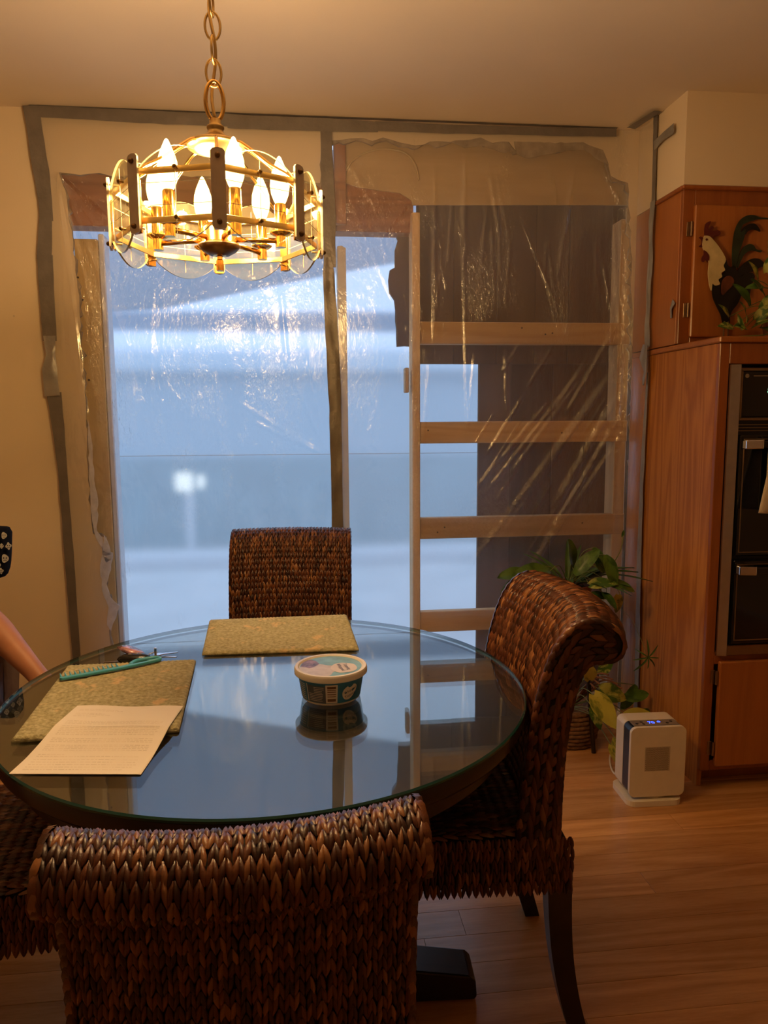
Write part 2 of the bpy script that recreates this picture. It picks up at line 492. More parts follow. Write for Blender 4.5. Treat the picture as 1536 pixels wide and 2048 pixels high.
# back wall with the broken-out opening: painted face and gypsum core, both torn
def ragged(P, amp, step, seed):
    out = []; r = random.Random(seed)
    for a, b in zip(P, P[1:]):
        n = max(1, int((b-a).length/step))
        for i in range(n):
            q = a.lerp(b, i/n); out.append(Vector((q.x + (r.uniform(-amp, amp) if i else 0), q.y, q.z + (r.uniform(-amp, amp) if i else 0))))
    return out+[P[-1]]
OPX = [(225, 1700), (228, 1500), (224, 1300), (218, 1262), (226, 1240), (222, 1205), (212, 1165), (203, 1130), (206, 1100), (210, 1075), (186, 1068), (182, 1035), (176, 960), (172, 850), (163, 700), (154, 560), (146, 480), (134, 400), (118, 345),
       (160, 350), (200, 346), (225, 353), (300, 350), (430, 352), (560, 356), (640, 366), (642, 292), (665, 281), (700, 277), (726, 276), (745, 282), (766, 275), (800, 285), (830, 291), (860, 283), (900, 284), (960, 275), (985, 286), (1018, 284), (1032, 302), (1056, 309), (1095, 300), (1124, 302), (1130, 287), (1165, 285), (1204, 300), (1216, 328), (1222, 352), (1256, 366), (1262, 500), (1266, 800), (1270, 1500)]
edge = [at_y(x, y_, WY) for x, y_ in OPX]
edge[0].z = 0.0; edge[-1].z = 0.0
edge = [e for e in edge if e.z >= 0]
def wall_poly(e, y, x0, x1):
    e = [Vector((p.x, y, p.z)) for p in e]
    return [Vector((x0, y, 0))] + e + [Vector((x1, y, 0)), Vector((x1, y, ZC)), Vector((x0, y, ZC))]
fine = ragged(edge, .006, .03, 3)
fine2 = [Vector((p.x, p.y, p.z)) for p in ragged(edge, .010, .02, 9)]
# gypsum core pokes out past the torn paint
cx_ = at_y(700, 800, WY).x
core = []
for p in fine2:
    d = Vector((cx_-p.x, 0, (1.1-p.z)*.6)); d.normalize()
    core.append(p + d*random.uniform(.001, .006 if p.x < -.5 else .016) if p.z > .01 else p.copy())
w = MB(); w.prism(wall_poly(fine, WY, XL, XR), (0, .003, 0), side=1)
wall_back = struct(w.build('wall_back', ['wall_paint', 'gypsum']))
w = MB(); w.prism(wall_poly(core, WY+.0031, XL, XR), (0, .013, 0)); w.build('gypsum_core', 'gypsum', wall_back)
# loose flaps of torn paper facing along the edge
def flap(px, name='torn_paper', matn='gypsum', dy=-.002, th=.0018):
    m = MB(); P = ragged([at_y(x, y_, WY+dy) for x, y_ in px+[px[0]]], .003, .02, len(px))[:-1]
    m.prism(P, (0, th, 0)); return m.build(name, matn, wall_back)
flap([(1028, 283), (1130, 286), (1166, 284), (1206, 300), (1218, 330), (1200, 322), (1168, 300), (1134, 300), (1094, 309), (1052, 317), (1034, 308)])
flap([(900, 284), (962, 275), (985, 287), (1018, 285), (1032, 303), (1000, 304), (966, 292), (930, 296)])
flap([(205, 1098), (226, 1106), (222, 1140), (212, 1170), (222, 1196), (240, 1212), (232, 1236), (222, 1262), (214, 1250), (217, 1215), (204, 1180), (200, 1130)], matn='gypsum_white')
flap([(208, 1070), (218, 1090), (222, 1120), (212, 1125), (204, 1100)], matn='gypsum_white')
flap([(176, 840), (183, 880), (188, 960), (196, 1000), (194, 1062), (204, 1075), (206, 1100), (192, 1078), (184, 1040), (178, 960)], matn='gypsum_white')
# old bits of the room: small nail hole on the left wall face
m = MB(); m.lathe([(.0035, 0), (.0035, .002)], 10, at_y(28, 632, WY-.0021), axis=Matrix.Rotation(PI/2, 3, 'X')); m.build('screw_plug', 'old_wall', wall_back)

# soffit over the cabinets
m = MB(); m.box(((XS+XR)/2, (2.635+WY)/2, (2.128+ZC)/2), (XR-XS, WY-2.635-.001, ZC-2.128-.0005)); struct(m.build('wall_soffit', 'wall_paint'))

# jamb strips at the left side of the opening
P = lambda x, y_, Y: at_y(x, y_, Y)
a, b = P(150, 490, WY+.03), P(192, 490, WY+.03)
m = MB(); m.box(((a.x+b.x)/2+.004, WY+.055, 1.02), (b.x-a.x+.01, .075, 1.96), ch=.003)
jm = m.build('trim_1', 'yellow_strip'); struct(jm)
for (x, y_) in ((150, 555), (172, 760), (185, 1050), (160, 600)):
    q = P(x+6, y_, WY+.0165); m = MB(); m.lathe([(.004, 0), (.004, .003)], 8, q, axis=Matrix.Rotation(PI/2, 3, 'X')); m.build('nail', 'nail', jm)
m = MB(); m.box((b.x+.021, WY+.06, 1.02), (.022, .08, 2.0), ch=.004); struct(m.build('trim_2', 'vinyl'))

# ------------------------------------------------------------------ framing
frame = thing('wall_frame', 'pale lumber wall frame of studs and crosspieces filling the torn out right half of the wall', 'wall frame', (.9, WY+.06, 0))
def lumber(name, x0, x1, z0, z1, y0, dy, matn, par, ch=.003):
    m = MB(); c = Vector(((x0+x1)/2, y0+dy/2, (z0+z1)/2)); m.box((0, 0, 0), (x1-x0, dy, z1-z0), ch=ch)
    o = m.build(name, matn, par); o.matrix_parent_inverse = Matrix.Identity(4)
    o.location = c - (par.location if par is not None else Vector((0, 0, 0))); return o
xs0 = P(824, 600, WY).x; xs1 = P(840, 600, WY).x; xr0 = P(1232, 900, WY).x; xr1 = 1.386
lumber('stud', xs0, xs1, 0, P(830, 425, WY).z, WY-.004, .089, 'lumber_up', frame)
lumber('stud', xr0, xr1, 0, 2.12, WY+.018, .089, 'lumber_up', frame)
for zt in (1.703, 1.300, .901, .498, .10):
    lumber('crosspiece', xs1+.001, xr0+.055, zt-.089, zt, WY+.016 if zt > 0 else WY, .038, 'lumber', frame)
# nails in the crosspieces
for (x, zt) in ((.92, 1.68), (1.02, 1.655), (1.05, 1.66), (1.20, .865), (.57, .84), (.60, .86), (1.1, 1.25), (.53, 1.265)):
    m = MB(); m.lathe([(.0035, 0), (.0035, .003)], 8, (x, WY+.0165, zt), axis=Matrix.Rotation(PI/2, 3, 'X')); m.build('nail', 'nail', frame)
# light switch style block on the stud
m = MB(); q = P(815, 760, WY-.005); m.box((q.x, WY+.03, q.z), (.016, .05, .10), ch=.003); m.build('wood_block', 'lumber_up', frame)

hd = thing('header_beam', 'reddish brown rough header beam across the top of the opening', 'beam', (0, WY+.09, 1.95))
hx0 = P(110, 400, WY+.06).x; hx1 = P(826, 400, WY+.06).x
hz = P(740, 465, WY+.06).z
lumber('beam', hx0, hx1, hz, 2.30, WY+.050, .09, 'header_wood', hd)
lumber('stud', P(668, 400, WY+.03).x, P(692, 400, WY+.03).x, hz+.02, 2.40, WY+.018, .03, 'header_wood', hd)
tb = thing('tan_sheathing_panel', 'tan board behind hazy plastic above the crosspieces under the torn wall edge', 'board', (.9, WY+.04, 2.2))
m = MB()
zl, zr = P(760, 388, WY+.045).z, P(1000, 408, WY+.045).z
pl = [(690, 262), (691, 366), (718, 374), (760, 381), (800, 386), (822, 400), (826, 410), (840, 410), (1262, 410), (1262, 262)]
m.prism([P(x, y_, WY+.040) for x, y_ in pl], (0, .009, 0)); m.build('panel', 'tan_board', tb)
cb = [P(x, y_, WY+.032) for x, y_ in ((692, 340), (705, 322), (730, 306), (765, 298), (800, 302), (818, 312), (830, 330), (838, 360))]
m = MB(); m.tube(catmull(cb, 6), .004, 8); m.build('cable', 'cable', tb, smooth=True)

# dark boards of the outer wall
sd = thing('outer_siding', 'dark brown upright boards of the outer wall seen between the crosspieces', 'siding', (1.1, 3.25, 0))
ux0 = P(838, 560, 3.2).x
zcut = P(900, 728, 3.2).z
xx = ux0-.01; k = 0
for wd in (.16, .19, .17, .15, .19, .2):
    lumber('board', xx, xx+wd, zcut + (0 if k < 1 else .0), 2.40, 3.20+.004*(k % 2), .018, 'sheathing', sd); xx += wd; k += 1
lx0 = P(956, 900, 3.25).x
xx = lx0
for k, wd in enumerate((.15, .19, .15, .12, .2)):
    lumber('board', xx, xx+wd, -.04, zcut+.02, 3.25+.005*(k % 2), .018, 'sheathing', sd); xx += wd
lumber('trim_board', P(1200, 900, 3.3).x, P(1236, 900, 3.3).x, 0, 2.2, 3.16, .03, 'sheathing', sd)

# splintered end of the siding beside the stud
sp = thing('broken_board', 'splintered dark brown board end hanging beside the pale stud', 'board', (.4, 3.14, 1.9))
m = MB(); L = [(795, 425), (824, 425), (824, 693), (794, 693), (791, 640), (789, 600), (779, 585), (777, 560), (780, 540), (790, 535), (790, 500), (796, 480), (788, 462)]
m.prism(ragged([P(x, y_, 3.13) for x, y_ in L+[L[0]]], .003, .03, 4)[:-1], (0, .02, 0)); m.build('board', 'sheathing', sp)

# loose stud standing behind the middle tape
ms = thing('mullion_post', 'rough narrow wooden post standing behind the middle strip of tape', 'post', (P(683, 700, WY).x, WY+.05, 0))
m = MB(); q0 = P(675, 520, WY).x; q1 = P(692, 520, WY).x; zt = P(684, 492, WY).z
m.prism([(q0, WY+.006, -.05), (q1+.002, WY+.006, -.05), (q1, WY+.006, zt-.006), ((q0+q1)/2, WY+.006, zt+.003), (q0, WY+.006, zt)], (0, .085, 0)); m.build('post', 'old_wall', ms)

# ================================================================== plastic sheets
def seg_ridge(X, Z, a, b, wdt, amp, taper=.15):
    ax, az = a; bx, bz = b; dx, dz = bx-ax, bz-az; L = math.hypot(dx, dz)
    t = ((X-ax)*dx+(Z-az)*dz)/L**2
    d = np.abs((X-ax)*dz-(Z-az)*dx)/L
    env = np.clip(t/taper, 0, 1)*np.clip((1-t)/taper, 0, 1)
    return amp*env*np.exp(-(d/wdt)**2)
def vnoise(X, Z, fx, fz, seed):
    r = np.random.default_rng(seed); G = r.uniform(-1, 1, (160, 160))
    x = X*fx+40.3; z = Z*fz+31.7; xi = np.floor(x).astype(int) % 150; zi = np.floor(z).astype(int) % 150
    fx_ = x-np.floor(x); fz_ = z-np.floor(z); sx = fx_*fx_*(3-2*fx_); sz = fz_*fz_*(3-2*fz_)
    return (G[xi, zi]*(1-sx)+G[xi+1, zi]*sx)*(1-sz)+(G[xi, zi+1]*(1-sx)+G[xi+1, zi+1]*sx)*sz
def sheet(name, base, nu, nv, disp, matn, mask=None):
    U, V = np.meshgrid(np.linspace(0, 1, nu+1), np.linspace(0, 1, nv+1))
    X, Y, Z = base(U, V)
    D = disp(X, Z, U, V)
    Y = Y - np.maximum(D, -.012)
    me = bpy.data.meshes.new(name)
    co = np.stack([X, Y, Z], -1).reshape(-1, 3)
    idx = np.arange((nu+1)*(nv+1)).reshape(nv+1, nu+1)
    f = np.stack([idx[:-1, :-1], idx[:-1, 1:], idx[1:, 1:], idx[1:, :-1]], -1).reshape(-1, 4)
    me.from_pydata(co.tolist(), [], f.tolist()); me.shade_smooth()
    if mask is not None:
        at_ = me.attributes.new('crinkle', 'FLOAT', 'POINT'); at_.data.foreach_set('value', mask(X, Z).astype(np.float32).reshape(-1))
    me.materials.append(MATS[matn])
    o = bpy.data.objects.new(name, me); COL.objects.link(o); return o
WP = lambda x, y_: (lambda p: (p.x, p.z))(at_y(x, y_, WY-.02))
Lt, Lb = WP(62, 214), WP(153, 1310); Mt, Mb = WP(655, 246), WP(676, 1060)
def on_line(a, b, z): return a[0]+(b[0]-a[0])*(z-a[1])/(b[1]-a[1])
SY = WY-.022
def baseL(U, V):
    Z = .004 + (ZC-.006-.004)*V
    x0 = on_line(Lt, Lb, Z); x1 = on_line(Mt, Mb, Z)
    return x0+(x1-x0)*U, np.full_like(U, SY), Z
gat = WP(116, 346)
def dispL(X, Z, U, V):
    D = .010*vnoise(X, Z, 5, 2.0, 1)+.0055*vnoise(X, Z, 14, 5, 2)
    m = np.clip(vnoise(X, Z, 4, 2.2, 5)*1.4+.45, 0, 1)
    D = D + .0011*vnoise(X, Z, 70, 22, 3)*m + .0005*vnoise(X+.3*Z, Z, 120, 45, 4)*m
    for (ex, ey), w_, a_ in (((240, 420), .006, .010), ((330, 520), .008, .010), ((235, 560), .006, .009), ((190, 640), .006, .010), ((140, 620), .005, .010), ((112, 640), .004, .009), ((180, 900), .007, .010), ((290, 470), .006, .008), ((210, 480), .005, .008), ((260, 700), .008, .007)):
        D = D + seg_ridge(X, Z, gat, WP(ex, ey), w_, w_*1.0, .06)
    for (a_, b_, w_, am) in (((395, 650), (372, 960), .008, .008), ((430, 740), (440, 900), .007, .007), ((470, 800), (655, 915), .007, .010), ((560, 700), (655, 910), .006, .009), ((600, 660), (652, 905), .005, .008), ((500, 840), (650, 910), .006, .008), ((305, 560), (300, 820), .006, .006), ((490, 560), (520, 760), .008, .006), ((560, 560), (575, 740), .008, .006), ((118, 480), (136, 760), .005, .008), ((150, 780), (190, 1000), .005, .008)):
        D = D + seg_ridge(X, Z, WP(*a_), WP(*b_), w_, w_*.55)
    return D*np.clip(U*14, 0, 1)*np.clip((1-U)*14, 0, 1)*np.clip((1-V)*18, 0, 1)
def maskL(X, Z):
    col = np.clip(vnoise(X-.05*Z, Z, 17, 1.6, 31)*1.6+.62, 0, 1)
    pat = np.clip(vnoise(X, Z, 9, 5, 32)*2+.75, 0, 1)
    up = np.clip((Z-WP(400, 905)[1])/.04, 0, 1)
    low = np.clip(vnoise(X, Z, 15, 4.5, 33)*4-1.7, 0, 1)*.9
    fan = np.exp(-np.hypot((X-gat[0])/.22, (Z-gat[1])/.35)**2)
    top = np.clip((WP(400, 330)[1]-Z)/.1, .05, 1)
    m = up*(.25+.75*np.clip(col*pat+np.clip((Z-1.35)*.9, 0, .6), 0, 1)) + (1-up)*(.05+low)
    left = np.clip((X-on_line(WP(140, 440), WP(205, 1000), Z))/.03, .12, 1)
    steep = 1 + 1.5*np.clip((1.56-Z)/.32, 0, 1) + .7*np.clip((-.28-X)/.3, 0, 1)
    return np.clip(m, 0, 1)*left*top*steep
def maskR(X, Z):
    cr = .16 + .9*np.exp(-((X-WP(1235, 500)[0])/.028)**2)*(Z > 1.45) + np.clip(1.2-np.hypot((X-WP(735, 430)[0])/.14, (Z-WP(735, 430)[1])/.22), 0, .9)
    cr = cr + .8*np.exp(-((X-WP(736, 700)[0])/.030)**2)*(Z > 1.2)*np.clip(vnoise(X, Z, 10, 5, 41)+.7, 0, 1) + .8*np.exp(-((X-WP(832, 700)[0])/.016)**2)
    for a_, b_, w_, am in FR[:11]: cr = cr + 35*seg_ridge(X, Z, WP(*a_), WP(*b_), w_*2.0, am)
    for a_, b_, w_, am in FR[11:]: cr = cr + 25*seg_ridge(X, Z, WP(*a_), WP(*b_), w_*1.2, am)
    cr = cr + np.clip(vnoise(X, Z, 8, 3.5, 42)*2-1.1, 0, .6)
    return np.clip(cr, 0, 1)
shl = tag(sheet('plastic_sheet', baseL, 190, 420, dispL, 'plastic_left', maskL), 'clear crinkled plastic sheet gathered at its upper corner, hanging behind the chandelier', 'plastic sheet', 'plastic sheets over the opening')
Rt, Rb = Vector((XS, 2.845, ZC)), Vector((XS, 2.858, 0))
def baseR(U, V):
    Z = .004 + (ZC-.006-.004)*V
    x0 = on_line(Mt, Mb, Z)+.004
    xc = 1.345   # runs along the wall, then turns on to the cabinet side
    s = U*(1.345-x0+.17)
    k = np.clip((s-(xc-.03-x0))/.20, 0, 1)
    X = np.where(k <= 0, x0+s, xc-.03+(XS-.006-(xc-.03))*np.sin(k*PI/2)**.8)
    Y = SY - (SY-2.85)*(k**1.4)
    return X, Y, Z
FR = [((1215, 760), (920, 1160), .010, .022), ((1240, 720), (990, 1090), .008, .015), ((1235, 790), (1105, 1020), .013, .022), ((1245, 820), (1060, 1140), .009, .018), ((1250, 860), (950, 1300), .008, .020), ((1160, 760), (1010, 960), .007, .012), ((1180, 720), (960, 1000), .007, .010), ((1100, 800), (940, 990), .006, .010), ((1240, 640), (1130, 830), .007, .012), ((1255, 600), (1235, 900), .007, .012),
         ((735, 330), (770, 445), .006, .010), ((738, 490), (790, 610), .006, .012), ((750, 440), (775, 520), .005, .008), ((930, 300), (932, 520), .006, .006), ((870, 330), (868, 700), .006, .006), ((925, 360), (935, 900), .006, .007), ((980, 340), (1000, 470), .006, .008), ((1040, 430), (1115, 620), .006, .007), ((1150, 330), (1115, 560), .007, .007), ((860, 720), (845, 900), .006, .008), ((950, 700), (935, 860), .006, .008), ((1010, 700), (1013, 840), .005, .006),
         ((680, 300), (760, 430), .008, .010), ((690, 370), (740, 500), .008, .009), ((820, 400), (760, 480), .007, .009), ((1200, 330), (1248, 420), .007, .009), ((1225, 420), (1240, 700), .006, .009), ((1205, 520), (1225, 640), .006, .007)]
_r = random.Random(12)
for k in range(16):   # short upright creases in the upper part
    x0 = _r.uniform(860, 1200); y0 = _r.uniform(320, 560); L = _r.uniform(60, 190); FR.append(((x0, y0), (x0+_r.uniform(-18, 30), y0+L), .004, .007))
for k in range(14):   # slanting creases in the lower part
    x0 = _r.uniform(980, 1235); y0 = _r.uniform(680, 980); L = _r.uniform(60, 170); FR.append(((x0, y0), (x0-L*.62, y0+L), .004, .008))
def dispR(X, Z, U, V):
    D = .008*vnoise(X, Z, 3, 1.0, 11)+.003*vnoise(X, Z, 11, 3, 12)
    low = np.clip((1.55-Z)*1.2, .35, 1)
    F = FR
    for a_, b_, w_, am in F:
        D = D + seg_ridge(X, Z, WP(*a_), WP(*b_), w_*1.15, w_*.80)
    cr = np.exp(-((X-WP(1235, 500)[0])/.03)**2) + .8*np.clip(1-np.hypot((X-WP(740, 430)[0])/.16, (Z-WP(740, 430)[1])/.2), 0, 1)
    cr = cr + .9*np.exp(-((X-WP(740, 700)[0])/.05)**2)*(Z > 1.1) + .7*np.exp(-((X-WP(836, 700)[0])/.018)**2)
    for a_, b_, w_, am in F[:6]: cr = cr + 30*seg_ridge(X, Z, WP(*a_), WP(*b_), w_*2.2, am)
    D = D + np.clip(cr, .06, 1)*(.0016*vnoise(X, Z, 60, 35, 13)+.0008*vnoise(X, Z, 110, 70, 14))
    return D*np.clip(U*25, 0, 1)*np.clip((1-U)*7, 0, 1)*np.clip((1-V)*18, 0, 1)
shr = tag(sheet('plastic_sheet', baseR, 280, 420, dispR, 'plastic_right', maskR), 'clear plastic sheet with long slanting folds taped from the middle strip to the cabinet side', 'plastic sheet', 'plastic sheets over the opening')
# milky outer sheet closing the opening
def baseO(U, V):
    return -.95+U*2.45, np.full_like(U, 3.33), -.04+V*2.4
so = tag(sheet('outer_plastic_sheet', baseO, 60, 60, lambda X, Z, U, V: .006*vnoise(X, Z, 3, 1.5, 21), 'plastic_milky'), 'milky outer plastic sheet with daylight behind it closing the wall opening', 'plastic sheet')
m = MB(); m.tube([(-.9, 3.315, P(300, 912, 3.3).z), (1.1, 3.315, P(300, 912, 3.3).z-.004)], .0012, 6); m.build('fold_crease', 'vinyl', so)

# ------------------------------------------------------------------ duct tape
def tape(pts, width, nrm, label, matn='duct_tape', group='strips of grey duct tape', wob=.0, seg=.02, name='duct_tape_strip', lift=.0015, pinch=None):
    """strip of tape along pts on a surface with normal nrm"""
    nrm = Vector(nrm).normalized(); Q = []
    W = width if isinstance(width, (list, tuple)) else [width]*len(pts)
    for i, (a, b) in enumerate(zip(pts, pts[1:])):
        n = max(1, int((b-a).length/seg))
        for k in range(n): Q.append((a.lerp(b, k/n), W[i]+(W[i+1]-W[i])*k/n))
    Q.append((pts[-1], W[-1]))
    m = MB(); vs = []; n = 5
    for i, (p, wd) in enumerate(Q):
        a = Q[max(i-1, 0)][0]; b = Q[min(i+1, len(Q)-1)][0]; d = (b-a).normalized(); sd_ = d.cross(nrm).normalized()
        for k in range(n):
            u = k/(n-1)-.5
            h = lift + .0035*wob*(noise.noise(p*9+Vector((k*.7, 0, 0)))+.6) + .0012*noise.noise(p*26+Vector((0, k*.9, 0)))
            e = 1+.10*noise.noise(p*14+Vector((3, 0, u*9)))
            vs.append(p+sd_*u*wd*e+nrm*max(h, .0006))
    top = len(vs); vs += [v-nrm*.0006 for v in vs]
    fs = []
    for i in range(len(Q)-1):
        for k in range(n-1):
            q = (i*n+k, i*n+k+1, (i+1)*n+k+1, (i+1)*n+k); fs += [q, tuple(j+top for j in q[::-1])]
        for k in (0, n-1):
            q = (i*n+k, (i+1)*n+k, (i+1)*n+k+top, i*n+k+top); fs.append(q if k == 0 else q[::-1])
    for i in (0, len(Q)-1):
        for k in range(n-1):
            q = (i*n+k, i*n+k+top, i*n+k+1+top, i*n+k+1); fs.append(q if i == 0 else q[::-1])
    m.add(vs, fs); o = m.build(name, matn, None, auto=40); return tag(o, label, 'tape', group)
TY = WY-.024
T = lambda *a: [at_y(x, y_, TY) for x, y_ in a]
px = lambda n: n/FPX*3.0*1.03
tape(T((62, 211), (72, 275), (82, 340), (91, 400), (93, 442)), [px(28), px(26), px(27), px(24), px(23)], (0, -1, 0), 'grey tape strip slanting down from the upper corner of the plastic at the ceiling', wob=.4)
tape(T((92, 425), (91, 470), (89, 520)), [px(20), px(24), px(25)], (0, -1, 0), 'short grey tape strip overlapping the end of the slanting corner strip', lift=.003)
tape(T((90, 510), (94, 590), (100, 682)), [px(27), px(26), px(24)], (0, -1, 0), 'grey tape strip with folded dark edge midway down the bare wall', lift=.002)
tape(T((100, 672), (103, 710), (100, 740), (106, 792)), [px(22), px(15), px(26), px(27)], (0, -1, 0), 'crumpled shiny grey tape piece twisted below the folded strip', matn='tape_grey', wob=2.5, lift=.003)
tape(T((108, 785), (116, 850), (126, 945), (140, 1130), (153, 1310), (166, 1500), (176, 1690)), [px(26), px(22), px(16), px(17), px(15), px(16), px(17)], (0, -1, 0), 'long dark grey tape strip running down to the floor beside the person', wob=.3)
tape(T((74, 221), (200, 229), (330, 236), (460, 241)), [px(22), px(21), px(22), px(22)], (0, -1, 0), 'grey tape strip along the ceiling line behind the chandelier chain', wob=.5)
tape(T((455, 243), (540, 247), (650, 250), (756, 255)), [px(24), px(24), px(23), px(18)], (0, -1, 0), 'shorter grey ceiling line tape strip meeting the middle upright strip', wob=.4, lift=.003)
tape(T((750, 253), (900, 259), (1060, 263), (1232, 266)), [px(17), px(16), px(15), px(15)], (0, -1, 0), 'dark grey tape strip along the ceiling line ending short of the soffit corner', wob=1.0, lift=.002)
# strip put in for the shadow where the tape folds on to the ceiling
lip = [at_y(x, y_, TY+.012) for x, y_ in ((60, 208), (75, 208), (330, 223), (640, 238), (900, 249), (1232, 259))]
lip = [Vector((p.x, TY+.004, ZC-.001)) for p in lip]
tape(lip, .018, (0, 0, -1), 'thin dark strip standing in for the shadow where tape folds on to the ceiling', lift=.0012)
tape(T((652, 258), (654, 340), (658, 440), (660, 535)), [px(20), px(23), px(24), px(22)], (0, -1, 0), 'upper grey tape strip dropping from the ceiling down the middle of the plastic', wob=.6)
tape(T((655, 515), (657, 545), (662, 640), (670, 800), (673, 950), (676, 1100), (678, 1400)), [px(12), px(21), px(24), px(24), px(22), px(22), px(22)], (0, -1, 0), 'long crumpled grey tape strip down the middle of the plastic to behind the chair', matn='duct_tape', wob=1.6, lift=.003)
S = lambda *a: [at_x(x, y_, XS-.006) for x, y_ in a]
def onsof(x, y_): p = at_x(x, y_, XS-.004); return p
a0 = Vector((1.315, 3.0, ZC-.012)); 
c0, c1 = at_z(1256, 262, ZC-.02), at_z(1314, 228, ZC-.02)
tape([Vector((c0.x+.012, c0.y, ZC-.004)), Vector((c1.x+.004, c1.y, ZC-.004))], px(17), (0, 0, -1), 'short grey tape piece across the ceiling corner beside the soffit', lift=.004, wob=.8)
tape(S((1313, 222), (1311, 300), (1308, 408)), [px(15), px(14), px(14)], (-1, 0, 0), 'straight grey tape strip up the side of the soffit', lift=.0035)
tape(S((1312, 292), (1332, 272), (1352, 257)), [px(15), px(16), px(17)], (-1, 0, 0), 'stubby grey tape piece branching off the soffit strip', matn='tape_grey', lift=.005, wob=1.5)
tape(S((1309, 402), (1306, 480), (1302, 580), (1299, 650), (1300, 695)), [px(18), px(17), px(15), px(14), px(18)], (-1, 0, 0), 'grey tape strip down the side of the upper cabinet', matn='tape_grey', wob=2.0, lift=.006)
tape(S((1300, 690), (1296, 715), (1300, 745), (1296, 770)), [px(14), px(30), px(18), px(10)], (-1, 0, 0), 'bunched grey tape wad where the plastic meets the cabinet ledge', matn='tape_grey', wob=4, lift=.010)
tape(S((1298, 745), (1292, 850), (1286, 960), (1281, 1100), (1277, 1300), (1272, 1480), (1270, 1560)), [px(10), px(13), px(16), px(17), px(18), px(18), px(18)], (-1, 0, 0), 'long grey tape strip down the tall oak cabinet side behind the heater', matn='tape_grey', wob=.8, lift=.004)
tape([at_x(1350, 602, XS-.001), at_x(1344, 618, XS-.001), at_x(1345, 636, XS-.001)], [px(16), px(13), px(7)], (-1, 0, 0), 'small torn scrap of grey tape stuck on the upper cabinet side', matn='tape_grey', wob=2, lift=.002)

# ================================================================== outside
g = MB(); g.box((0, 3.12+5.5, -.10), (24, 11, .12)); struct(g.build('patio_ground', 'concrete'))
pr = thing('porch_roof', 'blue grey sloping porch roof overhead outside the plastic', 'porch roof', (0, 5, 2.2))
m = MB(); m.prism([at_y(x, y_, 4.6) for x, y_ in ((-300, 300), (-300, 640), (330, 620), (560, 572), (800, 528), (1100, 470), (1100, 300))], (0, .10, 0)); m.build('roof_slab', 'porch_paint', pr)
pb = thing('porch_beam', 'straight blue grey beam crossing outside under the porch roof', 'beam', (0, 6.2, 2.0))
m = MB(); za, zb_ = at_y(600, 634, 6.2).z, at_y(600, 670, 6.2).z
m.box((.2, 6.25, (za+zb_)/2), (5.2, .1, za-zb_), ch=.008); m.build('beam', 'porch_paint', pb)
for x in (-2.3, 2.7):
    m = MB(); m.box((x, 6.25, za/2-.05), (.12, .11, za-.002), ch=.008); m.build('post', 'porch_paint', pb)
fn_ = thing('garden_fence', 'low blue green board fence across the far side of the patio', 'fence', (0, 8.6, 0))
zt = at_y(560, 905, 8.6).z
for k in range(40):
    m = MB(); m.box((-5+.26*k, 8.6, zt/2-.02), (.25, .03, zt+.02), ch=.004); m.build('board', 'fence_paint', fn_)
hs = thing('neighbour_house', 'pale blue neighbouring house wall beyond the patio fence', 'house', (0, 12.5, 0))
zt = at_y(560, 745, 12.5).z
m = MB(); m.box((-.5, 13.5, zt/2-.05), (12, 2, zt), ch=.02); m.build('wall', 'house_paint', hs)
m = MB(); m.prism([(-6.7, 12.3, zt-.05), (-6.7, 14.7, zt-.05), (-6.7, 13.5, zt+.35)], (12.4, 0, 0)); m.build('roof', 'house_paint', hs)
ln = thing('lantern_post', 'pale post with a lit white lantern box on the patio', 'lamp', (at_y(388, 1080, 7.8).x, 7.8, -.04))
q = at_y(382, 955, 7.8); q2 = at_y(408, 955, 7.8)
m = MB(); m.box((q.x+.04, 7.85, q.z/2-.10), (.07, .07, q.z+.02), ch=.006); m.build('post', 'vinyl', ln)
m = MB(); m.box((q.x, 7.8, q.z), (.155, .12, .17), ch=.01); m.build('lamp_box', 'lantern_glow', ln)
m = MB(); m.box((q2.x+.03, 7.8, q.z), (.06, .12, .12), ch=.01); m.build('lamp_box', 'lantern_glow', ln)
st = thing('patio_curb', 'pale low curb along the fence foot on the patio', 'curb', (0, 7.6, -.04))
m = MB(); m.box((.2, 7.4, .02), (7, .25, .12), ch=.01); m.build('curb', 'vinyl', st)
# ================================================================== dining table
TC = Vector((-.071, 1.567, 0)); TR = .545; TZ = .742
tbl = thing('dining_table', 'round dark wood pedestal table under the glass top', 'table', TC)
m = MB(); m.lathe([(0, .690), (.510, .690), (.530, .694), (.539, .704), (.540, .722), (.537, .7305), (.0, .7305)], 96, TC, caps=False); m.build('tabletop', 'dark_wood', tbl, auto=35)
m = MB(); m.lathe([(.47, .655), (.498, .648), (.505, .655), (.505, .6905), (.47, .6905)], 96, TC, caps=False); m.build('apron', 'dark_wood', tbl, auto=35)
m = MB(); m.lathe([(.16, .655), (.16, .69)], 32, TC); m.lathe([(.10, .655), (.085, .60), (.06, .52), (.052, .40), (.07, .30), (.085, .22), (.09, .12), (.10, .045)], 32, TC); m.build('pedestal', 'dark_wood', tbl, auto=35)
for k in range(4):
    a = -.06 + k*PI/2; m = MB()
    prof = [(.05, .005), (.05, .13), (.16, .115), (.30, .082), (.435, .062), (.447, .050), (.450, .012), (.445, .004)]
    c, s = math.cos(a), math.sin(a)
    def fp(r, z, v): return TC + Vector((c*r - s*v, s*r + c*v, z))
    hw = .045
    m.prism([fp(r, z, -hw) for r, z in prof], fp(0, 0, hw)-fp(0, 0, -hw)); o = m.build('foot', 'dark_wood', tbl)
    bv = o.modifiers.new('bevel', 'BEVEL'); bv.width = .005; bv.segments = 2
gt = MB(); n = 128; g0, g1 = TZ-.010, TZ
